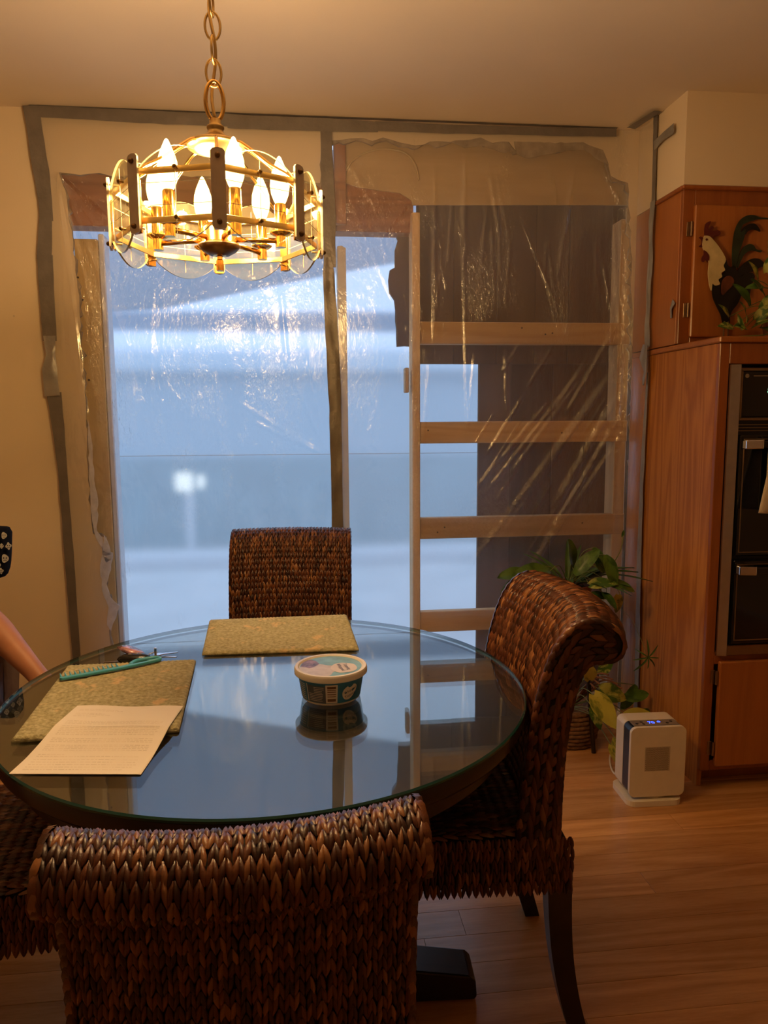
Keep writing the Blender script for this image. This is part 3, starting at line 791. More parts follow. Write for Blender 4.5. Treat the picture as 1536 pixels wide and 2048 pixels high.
pr_ = [(0, g0), (TR-.003, g0), (TR, g0+.003), (TR, g1-.003), (TR-.003, g1), (0, g1)]
gt.lathe(pr_, n, TC, caps=False)
for fi in range(len(gt.f)):
    if n <= fi < 4*n: gt.mi[fi] = 1
tag(gt.build('glass_tabletop', ['table_glass', 'table_glass_rim'], None, auto=30), 'round clear glass top with green edge lying on the dark wood table', 'glass top')

# ================================================================== woven chairs
CW = .45
prof_c = [(-.165, .455), (-.172, .52), (-.182, .62), (-.200, .74), (-.226, .83), (-.256, .878), (-.290, .897), (-.328, .893), (-.356, .872), (-.364, .846), (-.352, .824), (-.328, .818), (-.300, .815), (-.278, .785), (-.262, .72), (-.250, .62), (-.245, .50), (-.245, .345)]
cp = catmull([(0, a, b) for a, b in prof_c], 10)
CL = [0.0]
for a, b in zip(cp, cp[1:]): CL.append(CL[-1]+(b-a).length)
LEN = CL[-1]
def prof_at(s):
    s = min(max(s, 0), LEN); lo = 0; hi = len(CL)-1
    while hi-lo > 1:
        mid = (lo+hi)//2
        if CL[mid] <= s: lo = mid
        else: hi = mid
    t = (s-CL[lo])/max(CL[hi]-CL[lo], 1e-9); return cp[lo].lerp(cp[hi], t), (cp[hi]-cp[lo]).normalized()
def curv(x): return .042*(2*x/CW)**2
def S_back(x, s, inset=0.0):
    p, t = prof_at(s); n = Vector((-.12*x/CW*2*(1 if t.z > 0 else -1)*0, t.z, -t.y))
    return Vector((x, p.y+curv(x), p.z)), n
def strand(m, S, a, b, wd, h, r):
    """a woven blade from surface point a=(u,v) to b, 3 across, 5 along"""
    vs = []; st_ = ((0, .25), (.25, .85), (.55, 1.0), (.8, .75), (1, .2))
    P0, _ = S(*a); P1, _ = S(*b); d = (P1-P0).normalized()
    for t, k in st_:
        p, n = S(a[0]+(b[0]-a[0])*t, a[1]+(b[1]-a[1])*t)
        sd_ = d.cross(n); lift = h*(.35+.65*math.sin(PI*min(1, t*1.05+.02)))
        vs += [p+sd_*wd*.5*k+n*lift*.15, p+n*(lift+.0008), p-sd_*wd*.5*k+n*lift*.15]
    fs = []
    for i in range(4):
        for k in range(2):
            q = (i*3+k, i*3+k+1, (i+1)*3+k+1, (i+1)*3+k); fs.append(q)
    m.add(vs, fs)
def weave(m, S, u0, u1, v0, v1, pu, pv, seed, h=.006, flip=False, wm=None):
    r = random.Random(seed); nu = max(1, round((u1-u0)/pu)); nv = max(1, round((v1-v0)/pv)); du = (u1-u0)/nu; dv = (v1-v0)/nv
    for i in range(nv):
        for j in range(nu):
            uc = u0+(j+.5)*du; va = v0+i*dv; vb = va+dv*1.28
            if flip: va, vb = vb, va
            for sg in (-1, 1):
                jit = r.uniform(-.12, .12)*du
                strand(m, S, (uc+sg*du*.46+jit, min(max(va-dv*.08, v0), v1)), (uc+sg*du*.07+jit, min(max(vb, v0), v1)), (wm or du*.60)*r.uniform(.88, 1.12), h*r.uniform(.85, 1.15), r)
chair = thing('woven_dining_chair', '', 'chair', local=True)
# backrest core
m = MB(); ns = 70; nu = 10
ring = []
for i in range(ns+1):
    s = LEN*i/ns
    for j in range(nu+1):
        p, n = S_back(-CW/2+CW*j/nu, s); ring.append(p-n*.004)
fs = [(i*(nu+1)+j, (i+1)*(nu+1)+j, (i+1)*(nu+1)+j+1, i*(nu+1)+j+1)[::-1] for i in range(ns) for j in range(nu)]
m.add(ring, fs)
for sx, j in ((-1, 0), (1, nu)):
    half = [ring[i*(nu+1)+j] for i in range(ns+1)]
    for i in range(ns//2):
        q = [half[i], half[i+1], half[ns-i-1], half[ns-i]]; m.add(q, [(0, 1, 2, 3) if sx > 0 else (3, 2, 1, 0)])
bot = [ring[j] for j in range(nu+1)]+[ring[ns*(nu+1)+j] for j in range(nu, -1, -1)]
m.add(bot, [tuple(range(len(bot)))])
back = m.build('backrest', 'wicker_core', chair, smooth=False)
m = MB()
weave(m, S_back, -CW/2+.004, CW/2-.004, 0, LEN, .0140, .0230, 3)
def S_side(sx):
    def S(a, t):
        p, _ = prof_at(t); q, _ = prof_at(LEN-t*(LEN/ (LEN))); q, _ = prof_at(LEN-t)
        w_ = p.lerp(q, a); x = sx*CW/2; return Vector((x, w_.y+curv(x), w_.z)), Vector((sx, 0, 0))
    return S
for sx in (-1, 1): weave(m, S_side(sx), .02, .98, .0, LEN*.47, .32, .026, 20+sx, h=.006, wm=.013)
# rope edging along both sides of the backrest
for sx in (-1, 1):
    for s0 in np.arange(0, LEN-.03, .020):
        p, n = S_back(sx*CW/2, s0); 
        strand(m, lambda u, v: (S_back(u, v)[0], (S_back(u, v)[1]+Vector((sx, 0, 0))).normalized()), (sx*(CW/2-.004), s0), (sx*(CW/2+.002), s0+.034), .015, .007, random)
stuff(m.build('weave', 'wicker', back, smooth=True))
# seat
SW, SY0, SY1, SZ0, SZ1 = .45, -.17, .225, .345, .470
m = MB(); m.box((0, (SY0+SY1)/2-.03, (SZ0+SZ1)/2), (SW-.012, SY1-SY0+.05, SZ1-SZ0-.008), ch=.015); seat = m.build('seat', 'wicker_core', chair)
m = MB()
def S_top(u, v):
    e = min(1, (SW/2-abs(u))/.03, (SY1-v)/.03); return Vector((u, v, SZ1-.012*(1-max(e, 0))**2+.006*math.cos(u*6))), Vector((0, 0, 1))
weave(m, S_top, -SW/2+.005, SW/2-.005, SY0, SY1, .0150, .0230, 40)
weave(m, lambda u, v: (Vector((u, SY1, v)), Vector((0, 1, 0))), -SW/2+.004, SW/2-.004, SZ0, SZ1-.004, .0140, .0230, 41)
for sx in (-1, 1):
    weave(m, lambda u, v, sx=sx: (Vector((sx*SW/2, u, v)), Vector((sx, 0, 0))), -.235, SY1-.004, SZ0, SZ1-.004, .0140, .0230, 43+sx)
stuff(m.build('weave', 'wicker', seat, smooth=True))
for sx in (-1, 1):
    m = MB(); m.box((sx*.19, .19, .172), (.042, .042, .347), ch=.004); m.build('leg', 'dark_wood', chair)
    path = catmull([(sx*.195, -.212, .40), (sx*.196, -.214, .30), (sx*.197, -.222, .20), (sx*.198, -.240, .10), (sx*.199, -.268, .0)], 6)
    m = MB(); vs = []; fs = []
    for i, p in enumerate(path):
        k = 1-.28*i/(len(path)-1); a = .023*k
        vs += [p+Vector((x*a, y_*a*1.1, 0)) for x, y_ in ((-1, -1), (1, -1), (1, 1), (-1, 1))]
    for i in range(len(path)-1):
        for k in range(4): fs.append((i*4+k, (i+1)*4+k, (i+1)*4+(k+1) % 4, i*4+(k+1) % 4))
    fs += [(0, 1, 2, 3), tuple(range(len(vs)-4, len(vs)))[::-1]]
    m.add(vs, fs); m.build('leg', 'dark_wood', chair)
def pose(o, x, y, deg, sc, label):
    o.location = (x, y, 0); o.rotation_euler = (0, 0, math.radians(deg)); o.scale = (sc,)*3
    tag(o, label, 'chair', 'woven chairs around the table')
    return o
C2, C3, C4 = dup(chair), dup(chair), dup(chair)
pose(chair, .305, 1.588, 86.9, 1.027, 'brown woven chair beside the heater, its rolled back seen from the side')
pose(C2, -.094, 1.126, 2.6, .968, 'nearest brown woven chair with its wide rolled back towards the viewer'); C2.scale = (1.015, .95, .915)
pose(C3, -.059, 2.591, 174.6, .992, 'brown woven chair standing against the plastic behind the table')
pose(C4, -.582, 1.527, -84, 1.0, 'brown woven chair mostly cut off, only its seat visible beside the near chair')

# ================================================================== things on the table
def placemat(name, corners, label):
    """quilted mat from its four corners on the glass, real puffs and ridged border"""
    A, B, Cc, D = [Vector(c) for c in corners]   # far-left, far-right, near-right, near-left
    ctr = (A+B+Cc+D)/4
    o_ = []; m = MB(); NU, NV = 84, 66
    def top(u, v):
        p = A.lerp(B, u).lerp(D.lerp(Cc, u), v); L = (B-A).length; H = (D-A).length
        du = min(u, 1-u)*L; dv = min(v, 1-v)*H; e = min(du, dv)
        rd = min(1, e/.009); z = .0035+.0055*math.sqrt(max(0, 1-(1-rd)**2))
        if e < .026: z += .0010*math.sin((u*L if dv < du else v*H)*2*PI/.0095)*min(1, e/.006)
        else:
            z += .0016*noise.noise(p*85)+.0012*math.sin(u*L*2*PI/.016)*math.sin(v*H*2*PI/.013)
        z += .004*noise.noise(p*5)*0
        rr = .02; q = Vector((p.x, p.y, TZ+z+.001)); return q-Vector((ctr.x, ctr.y, 0))
    m.grid(lambda u, v: top(u, 1-v), NU, NV)
    nb = len(m.v); 
    # side wall and underside
    per = [i for i in range(NU+1)]+[j*(NU+1)+NU for j in range(1, NV+1)]+[NV*(NU+1)+i for i in range(NU-1, -1, -1)]+[j*(NU+1) for j in range(NV-1, 0, -1)]
    bot = [Vector((m.v[i][0], m.v[i][1], TZ+.0008)) for i in per]
    vs0 = len(m.v); m.v += [tuple(b) for b in bot]; n_ = len(per)
    for k in range(n_):
        k2 = (k+1) % n_; m.f.append((per[k2], per[k], vs0+k, vs0+k2)); m.mi.append(0)
    m.f.append(tuple(vs0+k for k in range(n_))[::-1]); m.mi.append(0)
    o = m.build(name, 'placemat', None, smooth=True); o.location = (ctr.x, ctr.y, 0)
    return tag(o, label, 'placemat', 'quilted green placemats')
Z_ = lambda x, y_: at_z(x, y_, TZ)
placemat('placemat', [Z_(419, 1245), Z_(694, 1234), Z_(718, 1302), Z_(404, 1312)], 'quilted green placemat lying in front of the far woven chair')
placemat('placemat', [Z_(135, 1337), Z_(392, 1325), Z_(358, 1465), Z_(22, 1487)], 'quilted green placemat under the comb and the printed letter')

# printed letter: two sheets with rows of faint print
pa = [at_z(155, 1413, TZ+.013), at_z(365, 1414, TZ+.013), Z_(280, 1551), Z_(18, 1550)]
letter = thing('printed_letter', 'white printed letter lying partly on the placemat', 'paper', (pa[0]+pa[2])/2)
def pap(u, v, lift):
    p = pa[0].lerp(pa[1], u).lerp(pa[3].lerp(pa[2], u), v)
    z = TZ+.0015 + .0125*max(0, 1-max(0, (v-.38))/.45)**1.5 + .0012*math.sin(u*9+v*3)*(1-v)
    return Vector((p.x, p.y, z+lift))
for lift, sh in ((0, .0), (.0008, 0)):
    m = MB(); m.grid(lambda u, v: pap(u+(.006 if lift == 0 else 0), 1-v, lift), 24, 28); m.build('sheet', 'paper', letter, smooth=True)
m = MB(); r = random.Random(5)
rows = [(.08, .45), (.10, .5), (.155, .35), (.175, .4), (.20, .3)] + [(.29+.021*i, .93) for i in range(3)] + [(.375+.021*i, .93) for i in range(6)] + [(.53+.021*i, .93) for i in range(3)] + [(.615+.021*i, .93) for i in range(4)] + [(.735, .3), (.76, .9), (.80, .92), (.835, .92), (.87, .92), (.905, .9), (.94, .85)]
for v, end in rows:
    u = .07
    while u < end-.02:
        wd = r.uniform(.012, .05); u2 = min(u+wd, end)
        q = [pap(a, b, .0010) for a, b in ((u, v), (u2, v), (u2, v+.0085), (u, v+.0085))]
        m.add(q, [(0, 3, 2, 1)]); u = u2+.009
stuff(m.build('print', 'print_grey', letter))

# comb
cz = TZ+.0135
c0, c1 = at_z(120, 1361, cz), at_z(312, 1326, cz)
ax = (c1-c0); CLEN = ax.length; ax.normalize(); nx = Vector((-ax.y, ax.x, 0))
comb = thing('comb', 'teal wide-tooth comb lying across the placemat edge', 'comb', Vector((c0.x, c0.y, cz)))
Q = lambda s, t, z=0: Vector((c0.x, c0.y, cz))+ax*s+nx*t+Vector((0, 0, z))
m = MB(); sp_ = [(0, .0), (.004, -.004), (.06, -.006), (.13, -.005), (CLEN*.75, -.002), (CLEN, .004), (CLEN, .014), (CLEN*.8, .009), (.135, .010), (.127, .007), (.0, .007)]
m.prism([Q(a, b, 0) for a, b in sp_], (0, 0, .006)); o = m.build('spine', 'comb_teal', comb); bv = o.modifiers.new('bevel', 'BEVEL'); bv.width = .0018; bv.segments = 2
m = MB(); L = catmull([Q(CLEN*.92, .010, .003), Q(CLEN+.008, .010, .003), Q(CLEN+.014, .020, .003), Q(CLEN+.006, .031, .003), Q(CLEN-.012, .034, .003), Q(CLEN-.035, .032, .003), Q(CLEN-.05, .020, .003), Q(CLEN-.055, .010, .003)], 6)
m.tube(L, .0048, 10); m.build('handle_loop', 'comb_teal', comb, smooth=True)
for k in range(13):
    m = MB(); s = .004+k*.0100
    m.tube([Q(s, .004, .003), Q(s+.001, .020, .0035), Q(s+.002, .036+.0006*k*.2, .004)], [.0026, .0021, .0011], 8); m.build('tooth', 'comb_teal', comb, smooth=True)

# car keys
k0 = at_z(270, 1326, TZ)
keys = thing('car_keys', 'bunch of car keys with black fob and pink glass charm behind the comb', 'keys', Vector((k0.x, k0.y, TZ)))
K = lambda x, y_, z: Vector((k0.x+x, k0.y+y_, TZ+z))
m = MB(); m.lathe([(0, -.008), (.6, -.0075), (.9, -.004), (1, 0), (.9, .004), (.6, .0075), (0, .008)], 24, (0, 0, 0), caps=False)
m.v = [tuple(K(v[0]*.040, v[1]*.020-.004, v[2]*1.4+.0125)) for v in m.v]; m.build('fob', 'fob_black', keys, smooth=True)
for i, (dx, dy) in enumerate(((-.010, .0), (.004, .003), (.014, .0))):
    m = MB(); m.lathe([(0, 0), (.0045, 0), (.004, .0012), (0, .0014)], 12, K(dx, dy-.004, .0232), caps=False); m.build('button', 'panel_grey', keys, smooth=True)
m = MB(); m.lathe([(0, -.006), (.7, -.0055), (1, 0), (.7, .0055), (0, .006)], 24, (0, 0, 0), caps=False)
Rm = Matrix.Rotation(.35, 3, 'Y')
m.v = [tuple(K(-.012, .026, .022)+Rm @ Vector((v[0]*.036, v[1]*.020, v[2]))) for v in m.v]; m.build('charm', 'charm_pink', keys, smooth=True)
m = MB(); m.tube([K(.042+.015*math.cos(a), .012+.012*math.sin(a), .012+.004*math.sin(a)) for a in np.linspace(0, 2*PI, 22)[:-1]], .0012, 6, closed=True); m.build('ring', 'chrome', keys, smooth=True)
for (ang, mt_, z) in ((-.18, 'chrome', .010), (.25, 'chrome', .014)):
    m = MB(); c, s = math.cos(ang), math.sin(ang); F = lambda x, y_: K(.042+c*x-s*y_, .010+s*x+c*y_, z)
    m.prism([F(a, b) for a, b in ((0, -.008), (.012, -.010), (.022, -.005), (.055, -.004), (.057, 0), (.052, .003), (.046, .002), (.040, .004), (.034, .002), (.028, .004), (.022, .004), (.012, .009), (0, .008))], (0, 0, .002)); m.build('key', mt_, keys)
m = MB(); m.box(K(.045, .018, .022), (.006, .006, .016), ch=.001); m.build('clasp', 'chrome', keys)
m = MB(); c, s = math.cos(.12), math.sin(.12); F = lambda x, y_: K(-.025-c*x+s*y_, .002-s*x*.6+c*y_, .004); m.prism([F(0, -.005), (F(.045, -.003)), F(.047, .002), F(0, .005)], (0, 0, .002)); m.build('key', 'key_brass', keys)

# tub of whipped topping
TB = Vector((.056, 1.488, TZ))
tub = thing('topping_tub', 'round white tub with blue printed label and lid on the glass table', 'tub', TB)
H = .056; r0_, r1_ = .0595, .0685
rad = lambda z: r0_+(r1_-r0_)*z/H
m = MB(); m.lathe([(0, .001), (.056, .0), (.0595, .003), (rad(H), H), (.066, H), (0, H-.002)], 64, TB, caps=False); m.build('body', 'tub_white', tub, auto=40)
def wrap(pts, z, off=.0006): pass
def cyl(ang, z, off): r = rad(z)+off; return TB+Vector((r*math.sin(ang), -r*math.cos(ang), z))
def band(a0, a1, z0, z1, off, n=24):
    m = MB(); m.grid(lambda u, v: cyl(a0+(a1-a0)*u, z0+(z1-z0)*v, off), n, 2); return m
band(-PI, PI, .006, H-.006, .0004, 72).build('label', 'label_blue', tub, smooth=True)
vd = math.atan2(-TB.x, TB.y)*-1   # direction towards the viewer round the tub
vd = -.04
band(vd-.78, vd-.16, .007, H-.012, .0007).build('label_panel', 'label_slate', tub, smooth=True)
band(vd-.17, vd+.20, .007, H-.009, .0009).build('barcode_panel', 'label_white', tub, smooth=True)
m = MB()
zz = .011
for hgt, gp in ((.0060, .004), (.0016, .003), (.0018, .0035), (.0020, .0022), (.0016, .002), (.0050, .002)):
    b = band(vd-.115, vd+.15, zz, zz+hgt, .0012, 10); m.add(b.v, b.f); zz += hgt+gp
stuff(m.build('barcode', 'print_brown', tub))
m = MB(); r = random.Random(2)
for k in range(9):
    z = H-.016-k*.0036
    a = vd-.55 if k < 4 else vd-.74
    b = band(a, a+(.33 if k < 4 else .5)*r.uniform(.8, 1), z, z+.0009, .0011, 8); m.add(b.v, b.f)
for k in range(8):
    b = band(vd-1.25, vd-.88+r.uniform(-.1, 0), .010+k*.0045, .0112+k*.0045, .0009, 8); m.add(b.v, b.f)
stuff(m.build('fine_print', 'label_white', tub))
m = MB(); b = band(vd-.82, vd-.79, .008, H-.010, .0012, 2); m.add(b.v, b.f); m.build('label_rule', 'label_white', tub)
oc = vd+.62
m = MB(); vs = [cyl(oc, .027, .0009)]; n_ = 40
for k in range(n_):
    t = 2*PI*k/n_; e = 1+.06*math.sin(3*t+.6)
    vs.append(cyl(oc+.27*e*math.cos(t), .0275+.0150*e*math.sin(t)+.0045*math.cos(t), .0009))
m.add(vs, [(0, 1+k, 1+(k+1) % n_) for k in range(n_)]); m.build('badge', 'label_white', tub, smooth=True)
def label_text(body, size, ac, zc, tilt, off, matn, name, par=tub):
    vs, fs = text_mesh(body, size); c, s = math.cos(tilt), math.sin(tilt); m = MB()
    out = []
    for v in vs:
        x, y_ = v.x*c-v.y*s, v.x*s+v.y*c
        out.append(cyl(ac+x/rad(zc), zc+y_, off))
    m.add(out, fs); return m.build(name, matn, par)
label_text('Whipped', .0078, oc+.01, .0300, .28, .0014, 'print_dark', 'lettering')
label_text('Topping', .0078, oc+.02, .0205, .28, .0014, 'print_dark', 'lettering')
m = MB(); vs = [cyl(oc+.02+.10*math.cos(t), .0425+.0048*math.sin(t)+.002*math.cos(t), .0013) for t in np.linspace(0, 2*PI, 25)[:-1]]; m.add(vs, [tuple(range(24))]); m.build('emblem', 'label_blue', tub)
# lid
zl_ = H-.004
m = MB(); m.lathe([(.0690, zl_), (.0735, zl_), (.0755, zl_+.002), (.0755, zl_+.011), (.0735, zl_+.0145), (.0680, zl_+.0145), (.0650, zl_+.0115), (0, zl_+.0115)], 64, TB, caps=False); lid = m.build('lid', 'tub_white', tub, auto=40)
zt_ = TB.z+zl_+.0119
def disc(c, rx, ry, z, matn, name, wob=0, seed=0, par=lid, n_=40, clip=.0642):
    r = random.Random(seed); vs = []
    for k in range(n_):
        t = 2*PI*k/n_; e = 1+wob*noise.noise(Vector((math.cos(t)*1.5, math.sin(t)*1.5, seed)))
        q = Vector((c[0]+rx*e*math.cos(t), c[1]+ry*e*math.sin(t), 0))
        if q.length > clip: q *= clip/q.length
        vs.append((TB.x+q.x, TB.y+q.y, zt_+z))
    m = MB(); m.add(vs, [tuple(range(n_))]); return m.build(name, matn, par)
disc((0, 0), .0645, .0645, 0, 'lid_teal', 'lid_print')
disc((-.028, -.022), .040, .034, .0002, 'lid_cream', 'cream_picture', .35, 3)
disc((-.045, .018), .020, .024, .0003, 'lid_berry', 'berry_picture', .5, 5)
disc((.026, -.014), .028, .030, .0004, 'lid_cream2', 'badge', .10, 8)
def lid_text(body, size, c, rot):
    vs, fs = text_mesh(body, size); cc, ss = math.cos(rot), math.sin(rot)
    m = MB(); m.add([(TB.x+c[0]+v.x*cc-v.y*ss, TB.y+c[1]+v.x*ss+v.y*cc, zt_+.0008) for v in vs], fs); m.build('lettering', 'print_dark', lid)
lid_text('Whipped', .0115, (.020, -.012), PI/2+.25+PI)
lid_text('Topping', .0115, (.033, -.010), PI/2+.25+PI)
# ================================================================== chandelier
CC = Vector((-.150, 1.567, 0)); CR = .198; OFF = math.radians(6)
ch = thing('chandelier', 'brass chandelier of arched glass panes with lit candle bulbs hanging on a chain', 'chandelier', Vector((CC.x, CC.y, ZC)))
def pol(r, a, z): return Vector((CC.x + r*math.sin(a), CC.y - r*math.cos(a), z))
zb, zt = 1.662, 1.752      # pane corners
ap = CR*math.cos(PI/8)
for k in range(8):
    a0 = OFF+k*PI/4; am = a0+PI/8
    A, B = pol(CR, a0, 0), pol(CR, a0+PI/4, 0); e = (B-A).normalized(); nrm = pol(1, am, 0)-CC; nrm.normalize()
    W = (B-A).length*.93; mid = (A+B)/2+nrm*.004
    loop = []
    for i in range(17):
        t = i/16; loop.append(mid+e*(-W/2+W*t)+Vector((0, 0, zb-.036*math.sin(PI*t)**.8)))
    for i in range(17):
        t = 1-i/16; loop.append(mid+e*(-W/2+W*t)+Vector((0, 0, zt+.036*math.sin(PI*t)**.8)))
    m = MB(); m.prism(loop, nrm*.004, mi=0, side=1); pn = m.build('glass_pane', ['shade_glass', 'glass_edge'], ch)
    m = MB()
    fo = nrm*.0045
    for z in (1.690, 1.728):
        m.box(mid+fo+Vector((0, 0, z)), (W*.96, .0006, .0009), rot=Matrix.Rotation(math.atan2(e.y, e.x), 3, 'Z'))
    for u in (-.02, .02) if False else (0,):
        m.box(mid+fo+e*u+Vector((0, 0, (zb+zt)/2)), (.0009, .0006, .135), rot=Matrix.Rotation(math.atan2(e.y, e.x), 3, 'Z'))
    m.build('etched_line', 'etch', pn)
    # bands behind the pane and the screws through it
    rotm = Matrix.Rotation(math.atan2(e.y, e.x), 3, 'Z')
    for z in (1.668, 1.752):
        m = MB(); m.box((A+B)/2-nrm*.003+Vector((0, 0, z)), ((B-A).length*1.0, .003, .011), rot=rotm, ch=.001); m.build('band', 'brass_aged', ch)
        m = MB(); q = mid+nrm*.003+Vector((0, 0, z)); m.tube([q-nrm*.006, q+nrm*.003], .0022, 8); m.lathe([(0, .0055), (.003, .0045), (.0042, .002), (.0042, 0), (0, 0)], 12, q+nrm*.0015, axis=Vector((0, 0, 1)).rotation_difference(nrm).to_matrix(), caps=False); m.build('screw', 'brass_dark', ch, smooth=True)
    # corner strip
    nc = (pol(1, a0, 0)-CC).normalized(); ec = Vector((-nc.y, nc.x, 0)); rc = Matrix.Rotation(math.atan2(ec.y, ec.x), 3, 'Z')
    m = MB(); q = pol(CR+.010, a0, 1.711); pr = []
    for i in range(5):
        t = PI*i/4; pr.append(q+ec*(.0125*math.cos(t))+Vector((0, 0, .062+.006*math.sin(t))))
    for i in range(5):
        t = PI+PI*i/4; pr.append(q+ec*(.0125*math.cos(t))+Vector((0, 0, -.062+.006*math.sin(t))))
    m.prism(pr, -nc*.004); st_ = m.build('corner_strip', 'strip_metal', ch)
    m = MB(); q = pol(CR+.002, a0, 1.690); m.box(q, (.020, .003, .092), rot=rc, ch=.001); m.build('inner_strip', 'brass', ch)
    for z in (1.656, 1.766):
        m = MB(); q = pol(CR+.010, a0, z); m.tube([pol(CR-.012, a0, z), q], .002, 8)
        m.lathe([(0, .0075), (.0032, .006), (.0046, .003), (.0046, 0), (0, 0)], 12, q, axis=Vector((0, 0, 1)).rotation_difference(nc).to_matrix(), caps=False); m.build('screw', 'brass_dark', st_, smooth=True)
    # crown arms from the cap to the top band
    am_ = a0
    pts = catmull([pol(.030, am_, 1.846), pol(.058, am_, 1.848), pol(.09, am_, 1.828), pol(.14, am_, 1.790), pol(.182, am_, 1.764), pol(.194, am_, 1.752)], 6)
    m = MB(); m.tube(pts, .0034, 8); m.build('crown_arm', 'brass', ch, smooth=True)
# cap, neck, loop
m = MB(); m.lathe([(0, 1.842), (.040, 1.842), (.056, 1.846), (.057, 1.851), (.048, 1.857), (.030, 1.864), (.017, 1.874), (.0145, 1.880), (.017, 1.883), (.017, 1.887), (.012, 1.890), (.011, 1.900), (.0, 1.902)], 32, CC, caps=False); m.build('cap', 'brass_aged', ch, smooth=True)
m = MB(); m.lathe([(.007, 1.672), (.007, 1.845)], 16, CC); m.build('center_stem', 'brass', ch, smooth=True)
m = MB(); m.lathe([(0, 1.640), (.012, 1.641), (.028, 1.648), (.038, 1.657), (.040, 1.662), (.036, 1.666), (.036, 1.690), (.030, 1.700), (.012, 1.706), (0, 1.706)], 32, CC, caps=False); m.build('hub', 'brass', ch, auto=50)
m = MB(); m.lathe([(0, 1.6395), (.020, 1.6425), (.034, 1.6505), (.0415, 1.659), (.0415, 1.6625), (.030, 1.655), (.0, 1.648)], 32, CC, caps=False); m.build('hub_bowl', 'brass_dark', ch, smooth=True)
m = MB(); m.lathe([(0, 1.612), (.0075, 1.612), (.0075, 1.632), (.0055, 1.634), (.0055, 1.642)], 16, CC); m.build('finial', 'brass', ch, auto=40)
BA = [math.radians(-40+60*k) for k in range(6)]
for a in BA:
    m = MB(); m.tube([pol(.034, a, 1.672), pol(.125, a, 1.668)], .0052, 10); m.build('arm', 'brass', ch, smooth=True)
    q = pol(.125, a, 0)
    m = MB(); m.lathe([(0, 1.655), (.010, 1.655), (.010, 1.676), (.016, 1.678), (.022, 1.682), (.022, 1.684), (.014, 1.684), (.0, 1.684)], 20, q, caps=False); m.build('drip_cup', 'brass', ch, auto=40)
    m = MB(); m.lathe([(.0115, 1.684), (.0115, 1.735), (.010, 1.738), (0, 1.738)], 20, q); m.build('candle_sleeve', 'brass', ch, auto=40)
    m = MB(); m.lathe([(.008, 1.736), (.012, 1.743), (.017, 1.756), (.0192, 1.771), (.018, 1.788), (.0135, 1.803), (.0075, 1.817), (.0035, 1.826), (0, 1.829)], 20, q, caps=False); bo = m.build('bulb', 'bulb', ch, smooth=True)
    la = bpy.data.lights.new('candle_light', 'POINT'); la.energy = BULB_POWER; la.color = BULB_COLOR; la.shadow_soft_size = .015
    lo_ = bpy.data.objects.new('candle_light', la); COL.objects.link(lo_); lo_.location = (q.x, q.y, 1.772)
# hanging loop, chain, cord
def link(c, hw, hh, r, ang, name='chain_link', matn='brass_aged', gap=0):
    pts = []
    n = 28
    for i in range(n):
        t = 2*PI*i/n; x = hw*math.cos(t); z = hh*math.sin(t)
        pts.append(c+Vector((x*math.cos(ang), x*math.sin(ang), z)))
    m = MB(); m.tube(pts, r, 8, closed=True); return m.build(name, matn, ch, smooth=True)
link(Vector((CC.x, CC.y, 1.934)), .0175, .037, .0042, .25, 'hanging_loop', 'brass')
z = 1.966; k = 0
while z < ZC-.05:
    link(Vector((CC.x+.001*math.sin(k), CC.y, z+.020)), .0145, .0255, .0026, (.15 if k % 2 == 0 else .15+PI/2*.82)); z += .0425; k += 1
m = MB(); m.tube([Vector((CC.x+.005*math.sin(z_*38), CC.y+.005*math.cos(z_*38), z_)) for z_ in np.arange(1.895, ZC-.01, .012)], .0032, 8); m.build('cord', 'brass_aged', ch, smooth=True)
m = MB(); m.lathe([(.0, ZC-.06), (.008, ZC-.058), (.012, ZC-.045), (.05, ZC-.022), (.062, ZC-.008), (.062, ZC), (0, ZC)], 32, CC, caps=False); m.build('ceiling_canopy', 'brass_aged', ch, smooth=True)

# ================================================================== cabinets and oven
CXR = 2.12; YT = 2.35; YU = 2.635
def cbox(name, x0, x1, y0, y1, z0, z1, matn, par, chf=.002):
    m = MB(); m.box(((x0+x1)/2, (y0+y1)/2, (z0+z1)/2), (x1-x0, y1-y0, z1-z0), ch=chf); return m.build(name, matn, par)
uc = thing('upper_cabinet', 'dark orange wood upper cabinet with hinged door above the oven', 'cabinet', (1.75, 2.8, 1.6))
cbox('side_panel', XS, XS+.018, YU+.019, WY-.001, 1.580, 2.126, 'cabinet_door', uc, .001)
cbox('side_panel', CXR-.018, CXR, YU+.019, WY-.001, 1.580, 2.126, 'cabinet_door', uc, .001)
cbox('carcass', XS+.019, CXR-.019, YU+.03, WY-.002, 1.585, 2.12, 'cabinet_frame', uc, 0)
cbox('stile', XS, XS+.045, YU, YU+.019, 1.580, 2.126, 'cabinet_frame', uc)
cbox('stile', CXR-.045, CXR, YU, YU+.019, 1.580, 2.126, 'cabinet_frame', uc)
cbox('rail', XS+.045, CXR-.045, YU, YU+.019, 2.065, 2.126, 'cabinet_frame', uc)
cbox('rail', XS+.045, CXR-.045, YU, YU+.019, 1.580, 1.605, 'cabinet_frame', uc)
m = MB(); m.prism([(XS-.008, YU-.012, 2.118), (XS-.008, YU-.012, 2.130), (XS-.002, YU-.006, 2.136), (XS+.02, YU+.012, 2.136), (XS+.02, YU+.012, 2.118)], (0, 0, 0)) if False else None
m = MB(); m.box(((XS+CXR)/2-.004, YU-.006, 2.128), (CXR-XS+.012, .018, .016), ch=.004); m.build('crown_trim', 'cabinet_frame', uc)
m = MB(); m.box((XS-.005, (YU+2.83)/2, 2.128), (.012, 2.83-YU, .016), ch=.004); m.build('crown_trim', 'cabinet_frame', uc)
